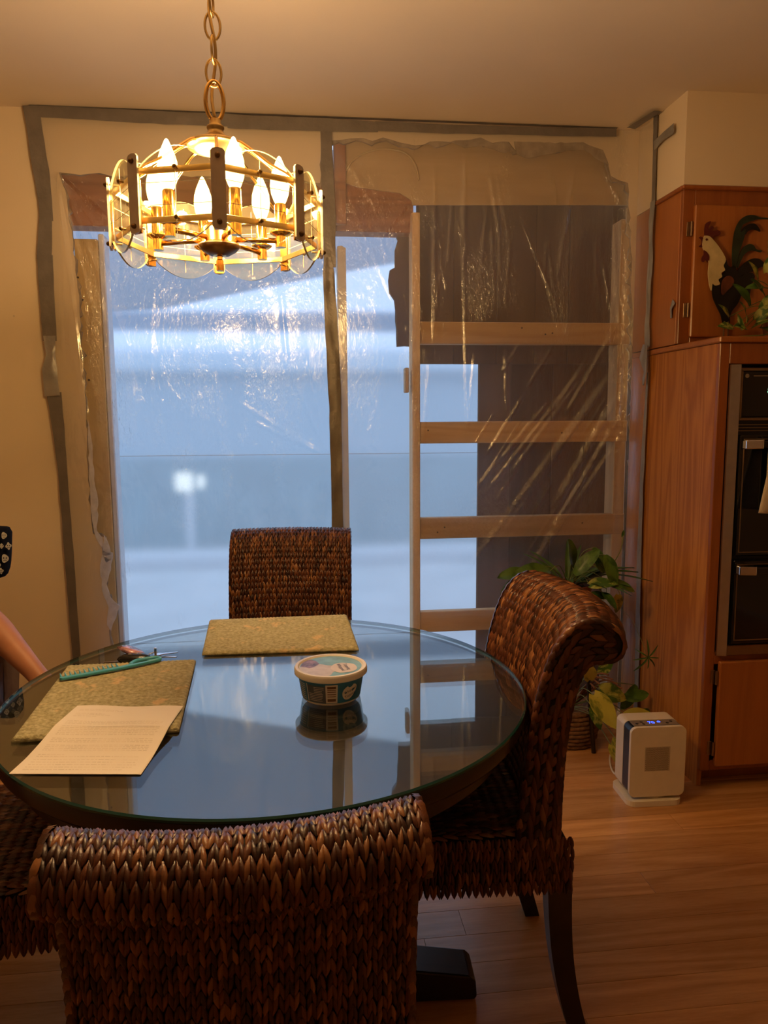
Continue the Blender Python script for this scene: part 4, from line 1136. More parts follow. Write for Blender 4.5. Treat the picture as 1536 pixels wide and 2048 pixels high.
dr = cbox('door', 1.428, CXR-.03, YU-.019, YU-.0005, 1.603, 2.068, 'cabinet_door', uc, .004)
for z in (1.985, 1.70):
    m = MB(); m.tube([(1.420, YU-.010, z-.025), (1.420, YU-.010, z+.025)], .0045, 10); m.box((1.414, YU-.002, z), (.016, .003, .05), ch=.001); m.build('hinge', 'bronze_trim', dr)
m = MB(); m.lathe([(.008, 0), (.006, .010), (.014, .016), (.015, .024), (.009, .028), (0, .029)], 20, (CXR-.07, YU-.019, 1.66), axis=Matrix.Rotation(PI/2, 3, 'X'), caps=False); m.build('knob', 'bronze_trim', dr, smooth=True)

tall = thing('oven_cabinet', 'tall oak plywood cabinet with projecting ledge holding the wall oven', 'cabinet', (1.75, 2.65, 0))
cbox('side_panel', XS, XS+.018, YT+.019, WY-.001, .0, 1.555, 'cabinet_wood', tall, .001)
cbox('side_panel', CXR-.018, CXR, YT+.019, WY-.001, .0, 1.555, 'cabinet_wood', tall, .001)
cbox('back_panel', XS+.019, CXR-.019, YT+.40, WY-.002, .1, 1.554, 'cabinet_frame', tall, 0)
cbox('stile', XS, 1.4245, YT, YT+.019, .065, 1.555, 'cabinet_frame', tall)
cbox('stile', 2.05, CXR, YT, YT+.019, .065, 1.555, 'cabinet_frame', tall)
cbox('rail', 1.4245, 2.05, YT, YT+.019, 1.487, 1.555, 'cabinet_frame', tall)
cbox('rail', 1.4245, 2.05, YT, YT+.019, .455, .500, 'cabinet_frame', tall)
cbox('rail', 1.4245, 2.05, YT, YT+.019, .065, .100, 'cabinet_frame', tall)
cbox('ledge', XS-.008, CXR+.008, YT-.010, 2.825, 1.556, 1.576, 'cabinet_door', tall, .004); cbox('ledge', XS, CXR, 2.8255, WY-.002, 1.556, 1.576, 'cabinet_door', tall, .001)
cbox('toe_kick', XS+.012, CXR-.01, YT+.07, YT+.085, .0, .066, 'cabinet_frame', tall)
ld = cbox('door', 1.436, 2.04, YT-.019, YT-.0005, .085, .468, 'cabinet_door', tall, .004)
for z in (.41, .15):
    m = MB(); m.tube([(1.429, YT-.011, z-.025), (1.429, YT-.011, z+.025)], .0045, 10); m.box((1.420, YT-.002, z), (.014, .003, .05), ch=.001); m.build('hinge', 'bronze_trim', ld)
m = MB(); m.lathe([(.008, 0), (.006, .010), (.014, .016), (.015, .024), (.009, .028), (0, .029)], 20, (1.98, YT-.019, .41), axis=Matrix.Rotation(PI/2, 3, 'X'), caps=False); m.build('knob', 'bronze_trim', ld, smooth=True)

ov = thing('wall_oven', 'black double wall oven with bright steel side trim and chrome handle ends', 'oven', (1.74, YT, .5))
OX0, OX1 = 1.4255, 2.048; ZO0, ZO1 = .490, 1.484
cbox('body', OX0+.01, OX1-.01, YT-.004, YT+.38, ZO0+.01, ZO1-.01, 'black_plastic', ov, 0)
m = MB(); m.prism([(OX0, YT-.001, ZO0), (OX0, YT-.001, ZO1), (OX0, YT-.008, ZO1), (OX0+.026, YT-.018, ZO1), (OX0+.030, YT-.018, ZO1), (OX0+.030, YT-.001, ZO1)][:0] or [(OX0, YT-.001, ZO0), (OX0, YT-.010, ZO0), (OX0+.030, YT-.020, ZO0), (OX0+.032, YT-.001, ZO0)], (0, 0, ZO1-ZO0)); m.build('side_trim', 'steel', ov)
m = MB(); m.prism([(OX1, YT-.001, ZO0), (OX1-.032, YT-.001, ZO0), (OX1-.030, YT-.020, ZO0), (OX1, YT-.010, ZO0)], (0, 0, ZO1-ZO0)); m.build('side_trim', 'steel', ov)
IX0, IX1 = OX0+.034, OX1-.034
cp_ = cbox('control_panel', IX0+.008, IX1-.008, YT-.012, YT-.0045, 1.312, ZO1-.022, 'black_glass', ov, .002)
for z in (ZO1-.016, 1.304): cbox('trim_rail', IX0, IX1, YT-.016, YT-.0045, z-.005, z+.005, 'bronze_trim', ov, .002)
cbox('trim_post', IX0, IX0+.008, YT-.016, YT-.0045, 1.309, ZO1-.021, 'bronze_trim', ov, .002)
for i, z in enumerate((1.286, 1.276, 1.266)): cbox('vent_slat', IX0, IX1, YT-.013+.002*i, YT-.0045, z-.0018, z+.0018, 'bronze_trim', ov, .0008)
vs, fs = text_mesh('8:15', .030); m = MB(); m.add([(1.582+v.x, YT-.0128, 1.398+v.y) for v in vs], fs); m.build('clock_digits', 'display_green', cp_)
m = MB(); m.lathe([(0, 0), (.007, 0), (.007, .0015), (0, .0018)], 16, (1.482, YT-.012, 1.447), axis=Matrix.Rotation(PI/2, 3, 'X'), caps=False); m.box((1.55, YT-.0123, 1.447), (.09, .0008, .003)); m.build('panel_marking', 'panel_grey', cp_)
def oven_door(z0, z1, hz):
    d = cbox('door', IX0, IX1, YT-.030, YT-.005, z0, z1, 'black_glass', ov, .004)
    for (a, b, c_, e) in ((IX0+.012, IX1-.012, z1-.016, z1-.012), (IX0+.012, IX1-.012, z0+.012, z0+.016)): cbox('trim_line', a, b, YT-.0325, YT-.029, c_, e, 'bronze_trim', d, .001)
    for x in (IX0+.013, IX1-.013): cbox('trim_line', x-.002, x+.002, YT-.0325, YT-.029, z0+.012, z1-.012, 'bronze_trim', d, .001)
    for x in (IX0+.028, IX1-.028):
        s = 1 if x < 1.7 else -1
        m = MB(); m.prism([(x-.022*s, YT-.031, hz-.016), (x+.030*s, YT-.046, hz-.014), (x+.030*s, YT-.072, hz-.014), (x+.024*s, YT-.076, hz-.014), (x-.022*s, YT-.055, hz-.016)], (0, 0, .030)); o = m.build('handle_end', 'chrome', d)
        bv = o.modifiers.new('bevel', 'BEVEL'); bv.width = .003; bv.segments = 2
    m = MB(); m.box(((IX0+IX1)/2, YT-.062, hz), (IX1-IX0-.112, .014, .022), ch=.004); m.build('handle', 'black_plastic', d)
oven_door(.842, 1.252, 1.222)
oven_door(.535, .828, .798)
cbox('bottom_trim', IX0-.004, IX1+.004, YT-.018, YT-.0045, ZO0, .528, 'bronze_trim', ov, .003)

# towel over the upper oven handle
tw = thing('dish_towel', 'cream dish towel hanging over the upper oven handle', 'towel', (1.585, YT-.07, 1.222))
m = MB()
def tow(u, v):
    x = 1.548+.20*u - .115*(1-u)*max(0, v-.55)
    s = v*2-1
    wob = .006*math.sin(u*17)+.004*math.sin(u*9+2)
    if v < .42: z = 1.235-(.42-v)*.55; y = YT-.048-wob*.3
    elif v < .58: a = (v-.42)/.16*PI; z = 1.236+.010*math.sin(a); y = YT-.062+.014*math.cos(a)
    else: z = 1.235-(v-.58)*.565-.012*u; y = YT-.079-wob-.02*(v-.58)
    return Vector((x, y, z))
m.grid(tow, 30, 40); o = m.build('cloth', 'towel', tw, smooth=True); sl = o.modifiers.new('thickness', 'SOLIDIFY'); sl.thickness = .004

# ================================================================== metal rooster
RY = 2.600
def rp(X, Y): q = at_y(1380+X/6.827, 400+Y/6.827, RY); return Vector((q.x, q.y, q.z))
ro = thing('metal_rooster', 'flat painted metal rooster with black body and cream neck standing on the ledge', 'rooster ornament', Vector((rp(480, 1700).x, RY, 1.576)))
def cut(name, L, matn, dy=0, th=.004, sm=True):
    P_ = [rp(*q) for q in L]
    if sm: P_ = catmull(P_+[P_[0]], 4)[:-1]
    m = MB(); m.prism([p+Vector((0, dy, 0)) for p in P_], (0, th, 0)); return m.build(name, matn, ro)
cut('body', [(300, 1140), (345, 1165), (400, 1150), (380, 1090), (430, 1060), (400, 1020), (470, 1000), (455, 900), (490, 815), (520, 890), (560, 920), (600, 890), (640, 960), (680, 1060), (700, 1180), (700, 1300), (650, 1420), (580, 1510), (545, 1600), (540, 1690), (455, 1680), (420, 1560), (360, 1440), (310, 1310)], 'rooster_black')
cut('neck', [(190, 490), (260, 500), (330, 570), (400, 660), (460, 760), (480, 830), (450, 900), (470, 960), (420, 1000), (430, 1050), (380, 1090), (400, 1150), (340, 1170), (300, 1145), (285, 1240), (255, 1150), (240, 1000), (250, 850), (215, 740), (165, 650), (165, 560)], 'rooster_cream', -.0045)
cut('comb', [(195, 490), (192, 400), (215, 320), (270, 292), (282, 305), (250, 370), (255, 400), (290, 360), (320, 375), (300, 420), (370, 412), (412, 445), (390, 490), (330, 495), (300, 525), (250, 495)], 'rooster_red', -.003)
cut('beak', [(180, 520), (140, 500), (122, 515), (150, 545), (155, 600), (118, 632), (165, 645), (178, 590)], 'rooster_red', -.003)
cut('wattle', [(178, 690), (215, 715), (248, 770), (245, 825), (215, 838), (200, 815), (180, 850), (150, 840), (150, 790), (175, 745)], 'rooster_red', -.007)
cut('eye', [(200, 545), (215, 528), (232, 545), (215, 562)], 'rooster_red', -.0065, .002)
cut('wing', [(420, 1180), (440, 1090), (500, 1040), (560, 1055), (590, 1110), (560, 1180), (500, 1240), (440, 1300), (418, 1260)], 'rooster_wing', -.006)
T_ = [[(585, 900), (578, 760), (590, 560), (620, 400), (680, 280), (770, 215), (870, 205), (960, 235), (1065, 245), (1065, 262), (960, 258), (880, 275), (800, 300), (720, 345), (700, 440), (760, 400), (740, 520), (680, 700), (640, 880), (620, 950)],
      [(700, 440), (740, 370), (830, 320), (900, 330), (950, 390), (962, 430), (920, 415), (860, 400), (790, 430), (760, 470)],
      [(650, 860), (690, 720), (740, 640), (810, 600), (870, 615), (910, 670), (985, 690), (965, 712), (900, 695), (840, 690), (760, 730), (700, 830), (660, 930)],
      [(630, 1000), (680, 930), (760, 850), (850, 800), (940, 800), (1010, 850), (1020, 900), (960, 920), (900, 960), (820, 985), (740, 1010), (690, 1040), (680, 1080)],
      [(680, 1060), (760, 1000), (850, 990), (890, 1040), (870, 1110), (840, 1170), (820, 1330), (795, 1230), (740, 1220), (690, 1260)]]
for i, L in enumerate(T_): cut('tail_feather', L, 'rooster_green' if i in (0, 2) else 'rooster_black', .0005*i)
for a, b in ((470, 410), (520, 545)):
    m = MB(); p0, p1 = rp(a, 1660), rp(b, 1880); p1.z = 1.5765; p1.y = RY-.02 if b < 500 else RY+.012; m.tube([p0, p1], .003, 8); m.box(p1+Vector((0, -.008, .002)), (.022, .03, .004), ch=.001); m.build('leg', 'bronze_trim', ro)

# ================================================================== plants
def leaf_mesh(name, matn, L=1.0, Wd=.62, droop=.25, fold=.18, nu=8, nv=10, heart=True):
    m = MB()
    def f(u, v):
        s = u*2-1
        if heart: w_ = Wd*(math.sin(PI*min(1, v*.94+.06))**.75)*(1-.35*v)*1.1
        else: w_ = Wd*math.sin(PI*min(1, v*.96+.04))**.6
        x = s*w_*.5; y = v*L - (.10*L*(abs(s)**1.5) * (1 if heart else 0))*(1-v) * (1 if v > 0 else 1)
        z = fold*abs(x) - droop*L*v*v + .012*math.sin(v*12+s*2)
        return Vector((x, y, z))
    m.grid(f, nu, nv)
    me = m.mesh(name, matn, True); return me
LM = {'pothos': [leaf_mesh('leaf', 'leaf_pothos', droop=d) for d in (.15, .35)], 'gold': [leaf_mesh('leaf', 'leaf_gold', droop=d) for d in (.1, .3)],
      'dark': [leaf_mesh('leaf', 'leaf_dark', Wd=.46, droop=d, heart=False) for d in (.2, .45)], 'spider': [leaf_mesh('leaf', 'leaf_spider', Wd=.12, droop=d, fold=.5, nu=4, nv=14, heart=False) for d in (.5, .9)]}
def leaf(par, kind, p, d, n, size, k=0):
    o = bpy.data.objects.new('leaf', LM[kind][k % 2]); COL.objects.link(o)
    d = Vector(d).normalized(); n = Vector(n); n = (n-d*n.dot(d)).normalized(); x = d.cross(n)
    M = Matrix((x, d, n)).transposed().to_4x4(); M.translation = Vector(p)
    o.parent = par; o.matrix_parent_inverse = MW[par.name].inverted(); o.matrix_basis = M @ Matrix.Scale(size, 4)
    return o
def stem(par, pts, r=.0018, name='stem'):
    m = MB(); m.tube(catmull(pts, 5), r, 6); return m.build(name, 'stem_green', par, smooth=True)
def pot(par, c, r, h, matn='terracotta', name='pot'):
    m = MB(); m.lathe([(r*.7, 0), (r*.78, .004), (r*.97, h*.82), (r*1.06, h*.83), (r*1.06, h), (r*.95, h), (r*.93, h*.86)], 32, c, caps=True); m.f.pop(); m.mi.pop(); m.build(name, matn, par, auto=40)
    m = MB(); m.lathe([(0, h*.87), (r*.93, h*.87)], 24, c, caps=False); m.build('soil', 'soil', par)
# pothos on the ledge
PL = Vector((1.70, 2.50, 1.576)); lp = thing('potted_pothos', 'variegated pothos trailing along the cabinet ledge beside the rooster', 'plant', PL)
pot(lp, PL, .065, .11)
LL = [((1455, 660), (-1, -.3, .1), .050), ((1447, 640), (-.5, -.4, .7), .046), ((1480, 655), (-.4, -.7, .5), .062), ((1492, 640), (-.3, -.6, .6), .066), ((1505, 655), (.3, -.7, .3), .062), ((1512, 640), (.4, -.5, .7), .058), ((1490, 668), (-.8, -.5, .1), .050), ((1520, 665), (.2, -.8, -.1), .060), ((1525, 625), (.3, -.5, .8), .07), ((1500, 612), (-.5, -.4, .8), .072), ((1530, 595), (-.6, -.4, .6), .075), ((1515, 560), (-.4, -.5, .7), .06), ((1535, 545), (.2, -.5, .8), .07), ((1528, 575), (-.9, -.3, .2), .05), ((1545, 640), (.5, -.6, .5), .06), ((1560, 600), (.5, -.4, .9), .07), ((1540, 520), (-.3, -.4, 1), .05)]
for i, ((x, y_), d, s) in enumerate(LL):
    p = at_y(x, y_, 2.46); p.z = max(p.z, 1.618)
    if i < 2: p = at_y(x+10, y_-6, 2.52)
    leaf(lp, 'dark' if i in (9, 10, 13) else 'pothos', p, d, (.1*math.sin(i*2), -.75, .65), s*1.3, i)
    stem(lp, [PL+Vector((0, 0, .10)), (PL+Vector((0, 0, .10))).lerp(p, .5)+Vector((0, 0, .03)), p], .0015)
stem(lp, [PL+Vector((-.02, -.04, .10)), Vector((1.62, 2.43, 1.60)), Vector((1.52, 2.42, 1.585)), Vector((1.43, 2.45, 1.582))], .002, 'vine')
# two tier plant in the corner behind the right chair
PC = Vector((1.06, 2.80, 0)); std = thing('plant_stand', 'dark plant stand in the corner behind the woven chair', 'plant stand', PC)
for a in (1.0, 3.1, 5.2):
    m = MB(); m.tube([PC+Vector((.15*math.cos(a), .15*math.sin(a), 0)), PC+Vector((.085*math.cos(a), .085*math.sin(a), .50))], .009, 8); m.build('leg', 'dark_wood', std)
m = MB(); m.lathe([(0, .50), (.115, .50), (.12, .508), (.115, .516), (0, .516)], 32, PC, caps=False); m.build('shelf', 'dark_wood', std, auto=40)
up = thing('spider_plant', 'dark green leafy plant with striped blades showing over the rolled chair back', 'plant', PC+Vector((0, 0, .516)))
UP = PC+Vector((0, 0, .516)); pot(up, UP, .085, .14)
r = random.Random(4); top = UP+Vector((0, 0, .13))
for i in range(26):
    a = r.uniform(0, 2*PI); e = r.uniform(.6, 1.3)
    leaf(up, 'spider', top+Vector((.03*math.cos(a), .03*math.sin(a), 0)), (math.cos(a), min(math.sin(a), .1), e), (-math.cos(a)*e, -math.sin(a)*e, 1), r.uniform(.15, .23), i)
UL = [((1062, 1145), (-.9, -.2, .05), .11, 'dark'), ((1100, 1142), (-.8, -.4, .25), .12, 'dark'), ((1145, 1140), (-.1, -.4, .9), .11, 'dark'), ((1150, 1150), (.5, -.3, .9), .10, 'dark'), ((1195, 1135), (-.2, -.5, .6), .085, 'pothos'), ((1210, 1110), (.3, -.5, -.8), .095, 'dark'), ((1188, 1095), (.2, -.5, -.7), .085, 'dark'), ((1215, 1165), (.9, -.3, .0), .085, 'dark'), ((1210, 1140), (-.05, -.6, .9), .055, 'gold'), ((1180, 1170), (.8, -.4, .3), .08, 'pothos'), ((1175, 1190), (.7, -.5, .1), .07, 'dark'), ((1055, 1190), (-.9, -.3, -.5), .085, 'dark'), ((1040, 1160), (-.7, .3, -.5), .08, 'dark'), ((1205, 1185), (.4, -.7, -.3), .06, 'dark')]
for i, ((x, y_), d, s, kd) in enumerate(UL):
    p = at_y(x, y_, 2.66 if i % 2 else 2.74); leaf(up, kd, p, d, (.15*math.sin(i), -.6, .8), s*1.25, i); stem(up, [top, top.lerp(p, .5)+Vector((0, 0, .05)), p])
vp = [at_y(1212, 1145, 2.7), at_y(1232, 1118, 2.78), at_y(1243, 1095, 2.86), at_y(1246, 1072, 2.92)]
stem(up, vp, .0022, 'vine'); leaf(up, 'dark', at_y(1244, 1074, 2.92), (.2, -.2, .9), (0, -1, 0), .03)
hv = [at_y(1232, 1175, 2.8), at_y(1240, 1190, 2.8), at_y(1238, 1205, 2.8)]; stem(up, hv, .001, 'vine')
leaf(up, 'gold', at_y(1236, 1190, 2.80), (-.05, -.2, -1), (0, -1, .2), .075, 1)
stem(up, [at_y(1212, 1168, 2.7), at_y(1212, 1190, 2.68), at_y(1204, 1204, 2.68)], .001, 'vine')
# runner with a baby plant hanging down by the oak side
bs = [top+Vector((.05, 0, .05)), at_y(1255, 1230, 2.7), at_y(1278, 1270, 2.65), at_y(1295, 1312, 2.60)]
stem(up, bs, .0008, 'runner')
for i in range(8):
    a = i*.8; leaf(up, 'spider', at_y(1296, 1315, 2.60), (math.cos(a), -.3, math.sin(a)*1.0), (0, -1, .3), .045+.01*(i % 3), i)
LO = Vector((1.075, 2.80, 0))
lo = thing('basket_pothos', 'yellow green pothos growing from a low woven basket on the floor behind the heater', 'plant', LO)
m = MB()
for i in range(9):
    rr = .095+.016*math.sin(PI*(i+1)/10); zz = .010+i*.0165
    m.tube([LO+Vector(((rr+.002*math.sin(18*t+i*PI))*math.cos(t), (rr+.002*math.sin(18*t+i*PI))*math.sin(t), zz)) for t in np.linspace(0, 2*PI, 73)[:-1]], .0095, 6, closed=True)
m.lathe([(0, .004), (.09, .004), (.094, .15), (.08, .15), (.078, .13), (0, .13)], 32, LO, caps=False)
m.build('basket', 'basket', lo, smooth=True)
lt = LO+Vector((0, 0, .14))
BL = [((1188, 1390), 2.52, (.45, -.55, -.75), .125, 'gold'), ((1185, 1415), 2.55, (.3, -.5, -.8), .075, 'pothos'), ((1232, 1478), 2.46, (.15, -.6, -.9), .085, 'gold'), ((1200, 1378), 2.66, (.9, -.2, -.3), .11, 'pothos'), ((1245, 1395), 2.70, (.8, -.2, .15), .095, 'dark'), ((1272, 1370), 2.78, (-.4, -.3, -.6), .10, 'dark'), ((1252, 1432), 2.62, (.9, -.2, -.05), .11, 'gold'), ((1270, 1436), 2.64, (.8, .1, .2), .08, 'dark'), ((1200, 1345), 2.70, (.4, -.3, .6), .07, 'pothos'), ((1222, 1490), 2.50, (.2, -.6, -.7), .06, 'gold'), ((1180, 1360), 2.6, (-.2, -.5, .8), .08, 'gold')]
for i, ((x, y_), Y_, d, s, kd) in enumerate(BL):
    p = at_y(x, y_, Y_); leaf(lo, kd, p, d, (.1*math.sin(i*3), -.9, .35), s*1.12, i); stem(lo, [lt, lt.lerp(p, .5)+Vector((0, 0, .05)), p], .0017)
stem(lo, [lt, at_y(1212, 1438, 2.55), at_y(1260, 1440, 2.56)], .0014, 'vine')
for k in range(7):   # dry brown stalks in the basket
    a = at_y(1190+k*9, 1350+abs(3-k)*9, 2.66); stem(lo, [lt+Vector((.03, .02, 0)), lt.lerp(a, .6)+Vector((.01, 0, .05)), a], .0035, 'dry_stalk').data.materials[0] = MATS['terracotta']

# ================================================================== ceramic heater
HX = (1.087+1.283)/2+.001; HY0 = 2.262
ht = thing('space_heater', 'small white ceramic heater with black band and blue display on the wood floor', 'heater', (HX, HY0+.07, 0))
hrot = math.radians(-2.0)
def HB(dx, dy, z): c, s = math.cos(hrot), math.sin(hrot); return Vector((HX+dx*c-dy*s, HY0+dx*s+dy*c, z))
def rrect(hw, z0, z1, r_, n=6, y_=0):
    P_ = []
    for cx0, cz0, a0 in ((hw-r_, z1-r_, 0), (-hw+r_, z1-r_, PI/2), (-hw+r_, z0+r_, PI), (hw-r_, z0+r_, 1.5*PI)):
        for i in range(n+1):
            t = a0+PI/2*i/n; P_.append((cx0+r_*math.cos(t), cz0+r_*math.sin(t)))
    return [HB(x, y_, z) for x, z in P_]
def slab(name, hw, z0, z1, r_, y0, y1, matn, bev=.003, par=ht):
    m = MB(); m.prism(rrect(hw, z0, z1, r_, y_=y0), HB(0, y1, 0)-HB(0, y0, 0)); o = m.build(name, matn, par)
    if bev: b = o.modifiers.new('bevel', 'BEVEL'); b.width = bev; b.segments = 3; b.limit_method = 'ANGLE'; b.angle_limit = math.radians(50)
    return o
# base plate with rounded corners
def base_loop(hw, y0, y1, r_, z):
    P_ = []
    for cx0, cy0, a0 in ((hw-r_, y1-r_, 0), (-hw+r_, y1-r_, PI/2), (-hw+r_, y0+r_, PI), (hw-r_, y0+r_, 1.5*PI)):
        for i in range(7):
            t = a0+PI/2*i/6; P_.append(HB(cx0-.006+r_*math.cos(t), cy0+r_*math.sin(t), z))
    return P_
m = MB(); m.prism(base_loop(.096, -.012, .150, .030, .0), (0, 0, .020)); o = m.build('base', 'white_plastic', ht); b = o.modifiers.new('bevel', 'BEVEL'); b.width = .003; b.segments = 2; b.limit_method = 'ANGLE'; b.angle_limit = math.radians(50)
m = MB(); m.lathe([(.055, .0202), (.05, .028), (.05, .034)], 32, HB(0, .06, 0)); m.build('swivel', 'white_plastic', ht, smooth=False)
slab('rear_shell', .0955, .032, .276, .020, .066, .128, 'white_plastic', .006)
slab('black_band', .0945, .033, .275, .020, .014, .0655, 'black_plastic', .001)
fp_ = slab('front_panel', .0965, .030, .277, .021, .0, .0135, 'white_plastic', .004)
# perforated grille: a plate of small holes
m = MB(); NX, NZ = 20, 22
for i in range(NX):
    for j in range(NZ):
        x = -.040+.0040*i+(.002 if j % 2 else 0); z = .125+.0037*j
        P_ = [HB(x-.002+.0013*math.cos(t), -.0006, z+.0013*math.sin(t)) for t in np.linspace(0, 2*PI, 7)[:-1]]
        m.add(P_, [(0, 1, 2, 3, 4, 5)])
stuff(m.build('grille_holes', 'grille_hole', fp_))
m = MB(); m.box(HB(-.002, -.0001, .1645), (.088, .0006, .086), rot=hrot); m.build('grille_plate', 'panel_tan', fp_)
# top control strip
m = MB(); m.box(HB(0, .040, .2757), (.158, .042, .0016), rot=hrot, ch=.0006); tp = m.build('control_strip', 'panel_grey', ht)
vs, fs = text_mesh('70', .024); c, s = math.cos(hrot), math.sin(hrot)
m = MB(); m.add([HB(v.x-.010, .040+v.y, .2770) for v in vs], fs); m.build('display_digits', 'display_blue', tp)
m = MB(); m.lathe([(.0032, .2766), (.0055, .2766), (.0055, .2769), (.0032, .2769)], 16, HB(.018, .045, 0), caps=False); m.build('display_icon', 'display_blue', tp)
for dx, dy in ((-.062, .036), (-.042, .048), (-.040, .032), (.044, .034), (.062, .046)):
    m = MB(); m.lathe([(0, .2764), (.0055, .2764), (.005, .2773), (0, .2775)], 14, HB(dx, dy, 0), caps=False); m.build('button', 'black_plastic', tp, smooth=True)
# power lead running back to the corner
m = MB(); m.tube(catmull([HB(0, .125, .06), HB(-.02, .17, .02), HB(-.06, .22, .006), HB(-.02, .36, .006), HB(.08, .5, .006)], 6), .0035, 8); m.build('power_lead', 'white_plastic', ht, smooth=True)

# ================================================================== person at the left
bn = thing('wooden_bench', 'low tan wooden bench under the seated person beside the table', 'bench', (-1.10, 2.16, 0))
m = MB(); m.box((-1.08, 2.16, .425), (.94, .40, .04), ch=.006); m.build('seat', 'bench_wood', bn)
for x in (-1.50, -.66):
    for y_ in (2.0, 2.32):
        m = MB(); m.box((x, y_, .2025), (.05, .05, .405), ch=.004); m.build('leg', 'bench_wood', bn)
def skin_obj(name, verts, edges, radii, matn, par, sub=2, root=0):
    me = bpy.data.meshes.new(name); me.from_pydata([tuple(v) for v in verts], edges, []); me.materials.append(MATS[matn])
    o = bpy.data.objects.new(name, me); COL.objects.link(o)
    md = o.modifiers.new('skin', 'SKIN'); md.use_smooth_shade = True
    sk = me.skin_vertices[0].data
    for i, r_ in enumerate(radii): sk[i].radius = (r_, r_) if isinstance(r_, (int, float)) else r_
    sk[root].use_root = True
    s_ = o.modifiers.new('sub', 'SUBSURF'); s_.levels = sub; s_.render_levels = sub
    if par is not None: o.parent = par
    return o
EL = at_y(-48, 1215, 2.17); WR = at_y(78, 1353, 2.07); SH = at_y(-16, 1082, 2.18); 
cx = SH.x-.17
V = [(cx, 2.20, .53), (cx, 2.21, .66), (cx, 2.21, .80), (cx, 2.20, .93), (cx, 2.185, 1.03), (cx, 2.16, 1.10), (cx, 2.14, 1.19), (cx, 2.135, 1.27),      # 0-7 spine to crown
     tuple(SH), tuple(SH.lerp(EL, .5)), tuple(EL), tuple(EL.lerp(WR, .30)), tuple(EL.lerp(WR, .65)), tuple(WR), tuple(WR+(WR-EL).normalized()*.05+Vector((0, 0, -.005)))]   # left arm 8-14
R_ = [.125, .115, .115, .12, .060, .046, .078, .062, .056, .046, .043, .047, .037, .027, .031]
E_ = [(0, 1), (1, 2), (2, 3), (3, 4), (4, 5), (5, 6), (6, 7), (3, 8), (8, 9), (9, 10), (10, 11), (11, 12), (12, 13), (13, 14)]
RS = Vector((2*cx-SH.x, SH.y, SH.z)); RE = RS+Vector((-.05, -.03, -.24)); RW = RE+Vector((.10, -.20, -.04))
b = len(V); V += [tuple(RS), tuple(RS.lerp(RE, .5)), tuple(RE), tuple(RE.lerp(RW, .5)), tuple(RW), tuple(RW+Vector((.03, -.05, -.01)))]; R_ += [.056, .046, .042, .038, .027, .031]
E_ += [(3, b), (b, b+1), (b+1, b+2), (b+2, b+3), (b+3, b+4), (b+4, b+5)]
for sg in (-1, 1):
    b = len(V); V += [(cx+.085*sg, 2.14, .525), (cx+.10*sg, 2.00, .53), (cx+.11*sg, 1.89, .51), (cx+.11*sg, 1.89, .30), (cx+.11*sg, 1.93, .10), (cx+.11*sg, 1.92, .045), (cx+.12*sg, 1.82, .03)]
    R_ += [.082, .074, .056, .05, .036, .036, .030]; E_ += [(0, b)]+[(b+i, b+i+1) for i in range(6)]
# fingers: five short chains from the resting left hand, and the right
def fingers(base, wrist, sgn):
    global V, R_, E_
    hd_ = len(V)
    d = Vector(base)-Vector(wrist); d.z *= .4; d.normalize(); sd_ = Vector((-d.y, d.x, 0))
    idx = base_i[sgn]
    for k, (off, L) in enumerate(((-.026, .062), (-.009, .072), (.009, .068), (.025, .052))):
        b = len(V); p = Vector(base)+sd_*off+d*.018
        V += [tuple(p), tuple(p+d*L*.5+Vector((0, 0, -.003))), tuple(p+d*L+Vector((0, 0, -.016)))]; R_ += [.0098, .0088, .0072]; E_ += [(idx, b), (b, b+1), (b+1, b+2)]
    b = len(V); p = Vector(base)-d*.012+sd_*(-.030*sgn)
    V += [tuple(p), tuple(p+d*.026+sd_*(-.020*sgn)), tuple(p+d*.052+sd_*(-.026*sgn)+Vector((0, 0, -.008)))]; R_ += [.0115, .0098, .008]; E_ += [(idx, b), (b, b+1), (b+1, b+2)]
base_i = {1: 14, -1: 20}
fingers(V[14], V[13], 1); fingers(V[20], V[19], -1)
person = skin_obj('person', V, E_, R_, 'skin', None)
tag(person, 'person in a black printed short sleeved top leaning a bare forearm down behind the table', 'person')
# clothing: shirt with short sleeves, trousers; hair, face, shoes
Vs = [(cx, 2.20, .52), (cx, 2.21, .66), (cx, 2.21, .80), (cx, 2.20, .93), (cx, 2.185, 1.005), tuple(SH), tuple(SH.lerp(EL, .30)), tuple(SH.lerp(EL, .56)), tuple(RS), tuple(RS.lerp(RE, .35)), tuple(RS.lerp(RE, .62))]
shirt = skin_obj('shirt', Vs, [(0, 1), (1, 2), (2, 3), (3, 4), (3, 5), (5, 6), (6, 7), (3, 8), (8, 9), (9, 10)], [.14, .13, .128, .133, .085, .070, .070, .067, .070, .068, .066], 'shirt_black', person)
Vt = [(cx, 2.20, .545)]; Rt_ = [.14]; Et = []
for sg in (-1, 1):
    b = len(Vt); Vt += [(cx+.085*sg, 2.14, .53), (cx+.10*sg, 2.00, .535), (cx+.11*sg, 1.89, .515), (cx+.11*sg, 1.89, .30), (cx+.11*sg, 1.93, .12)]; Rt_ += [.095, .086, .068, .062, .055]; Et += [(0, b)]+[(b+i, b+i+1) for i in range(4)]
skin_obj('trousers', Vt, Et, Rt_, 'pants_mauve', person)
m = MB(); m.lathe([(.0, .105), (.05, .096), (.082, .06), (.094, .01), (.092, -.05), (.075, -.09)], 24, (cx, 2.150, 1.235), caps=False); m.build('hair', 'hair_brown', person, smooth=True)
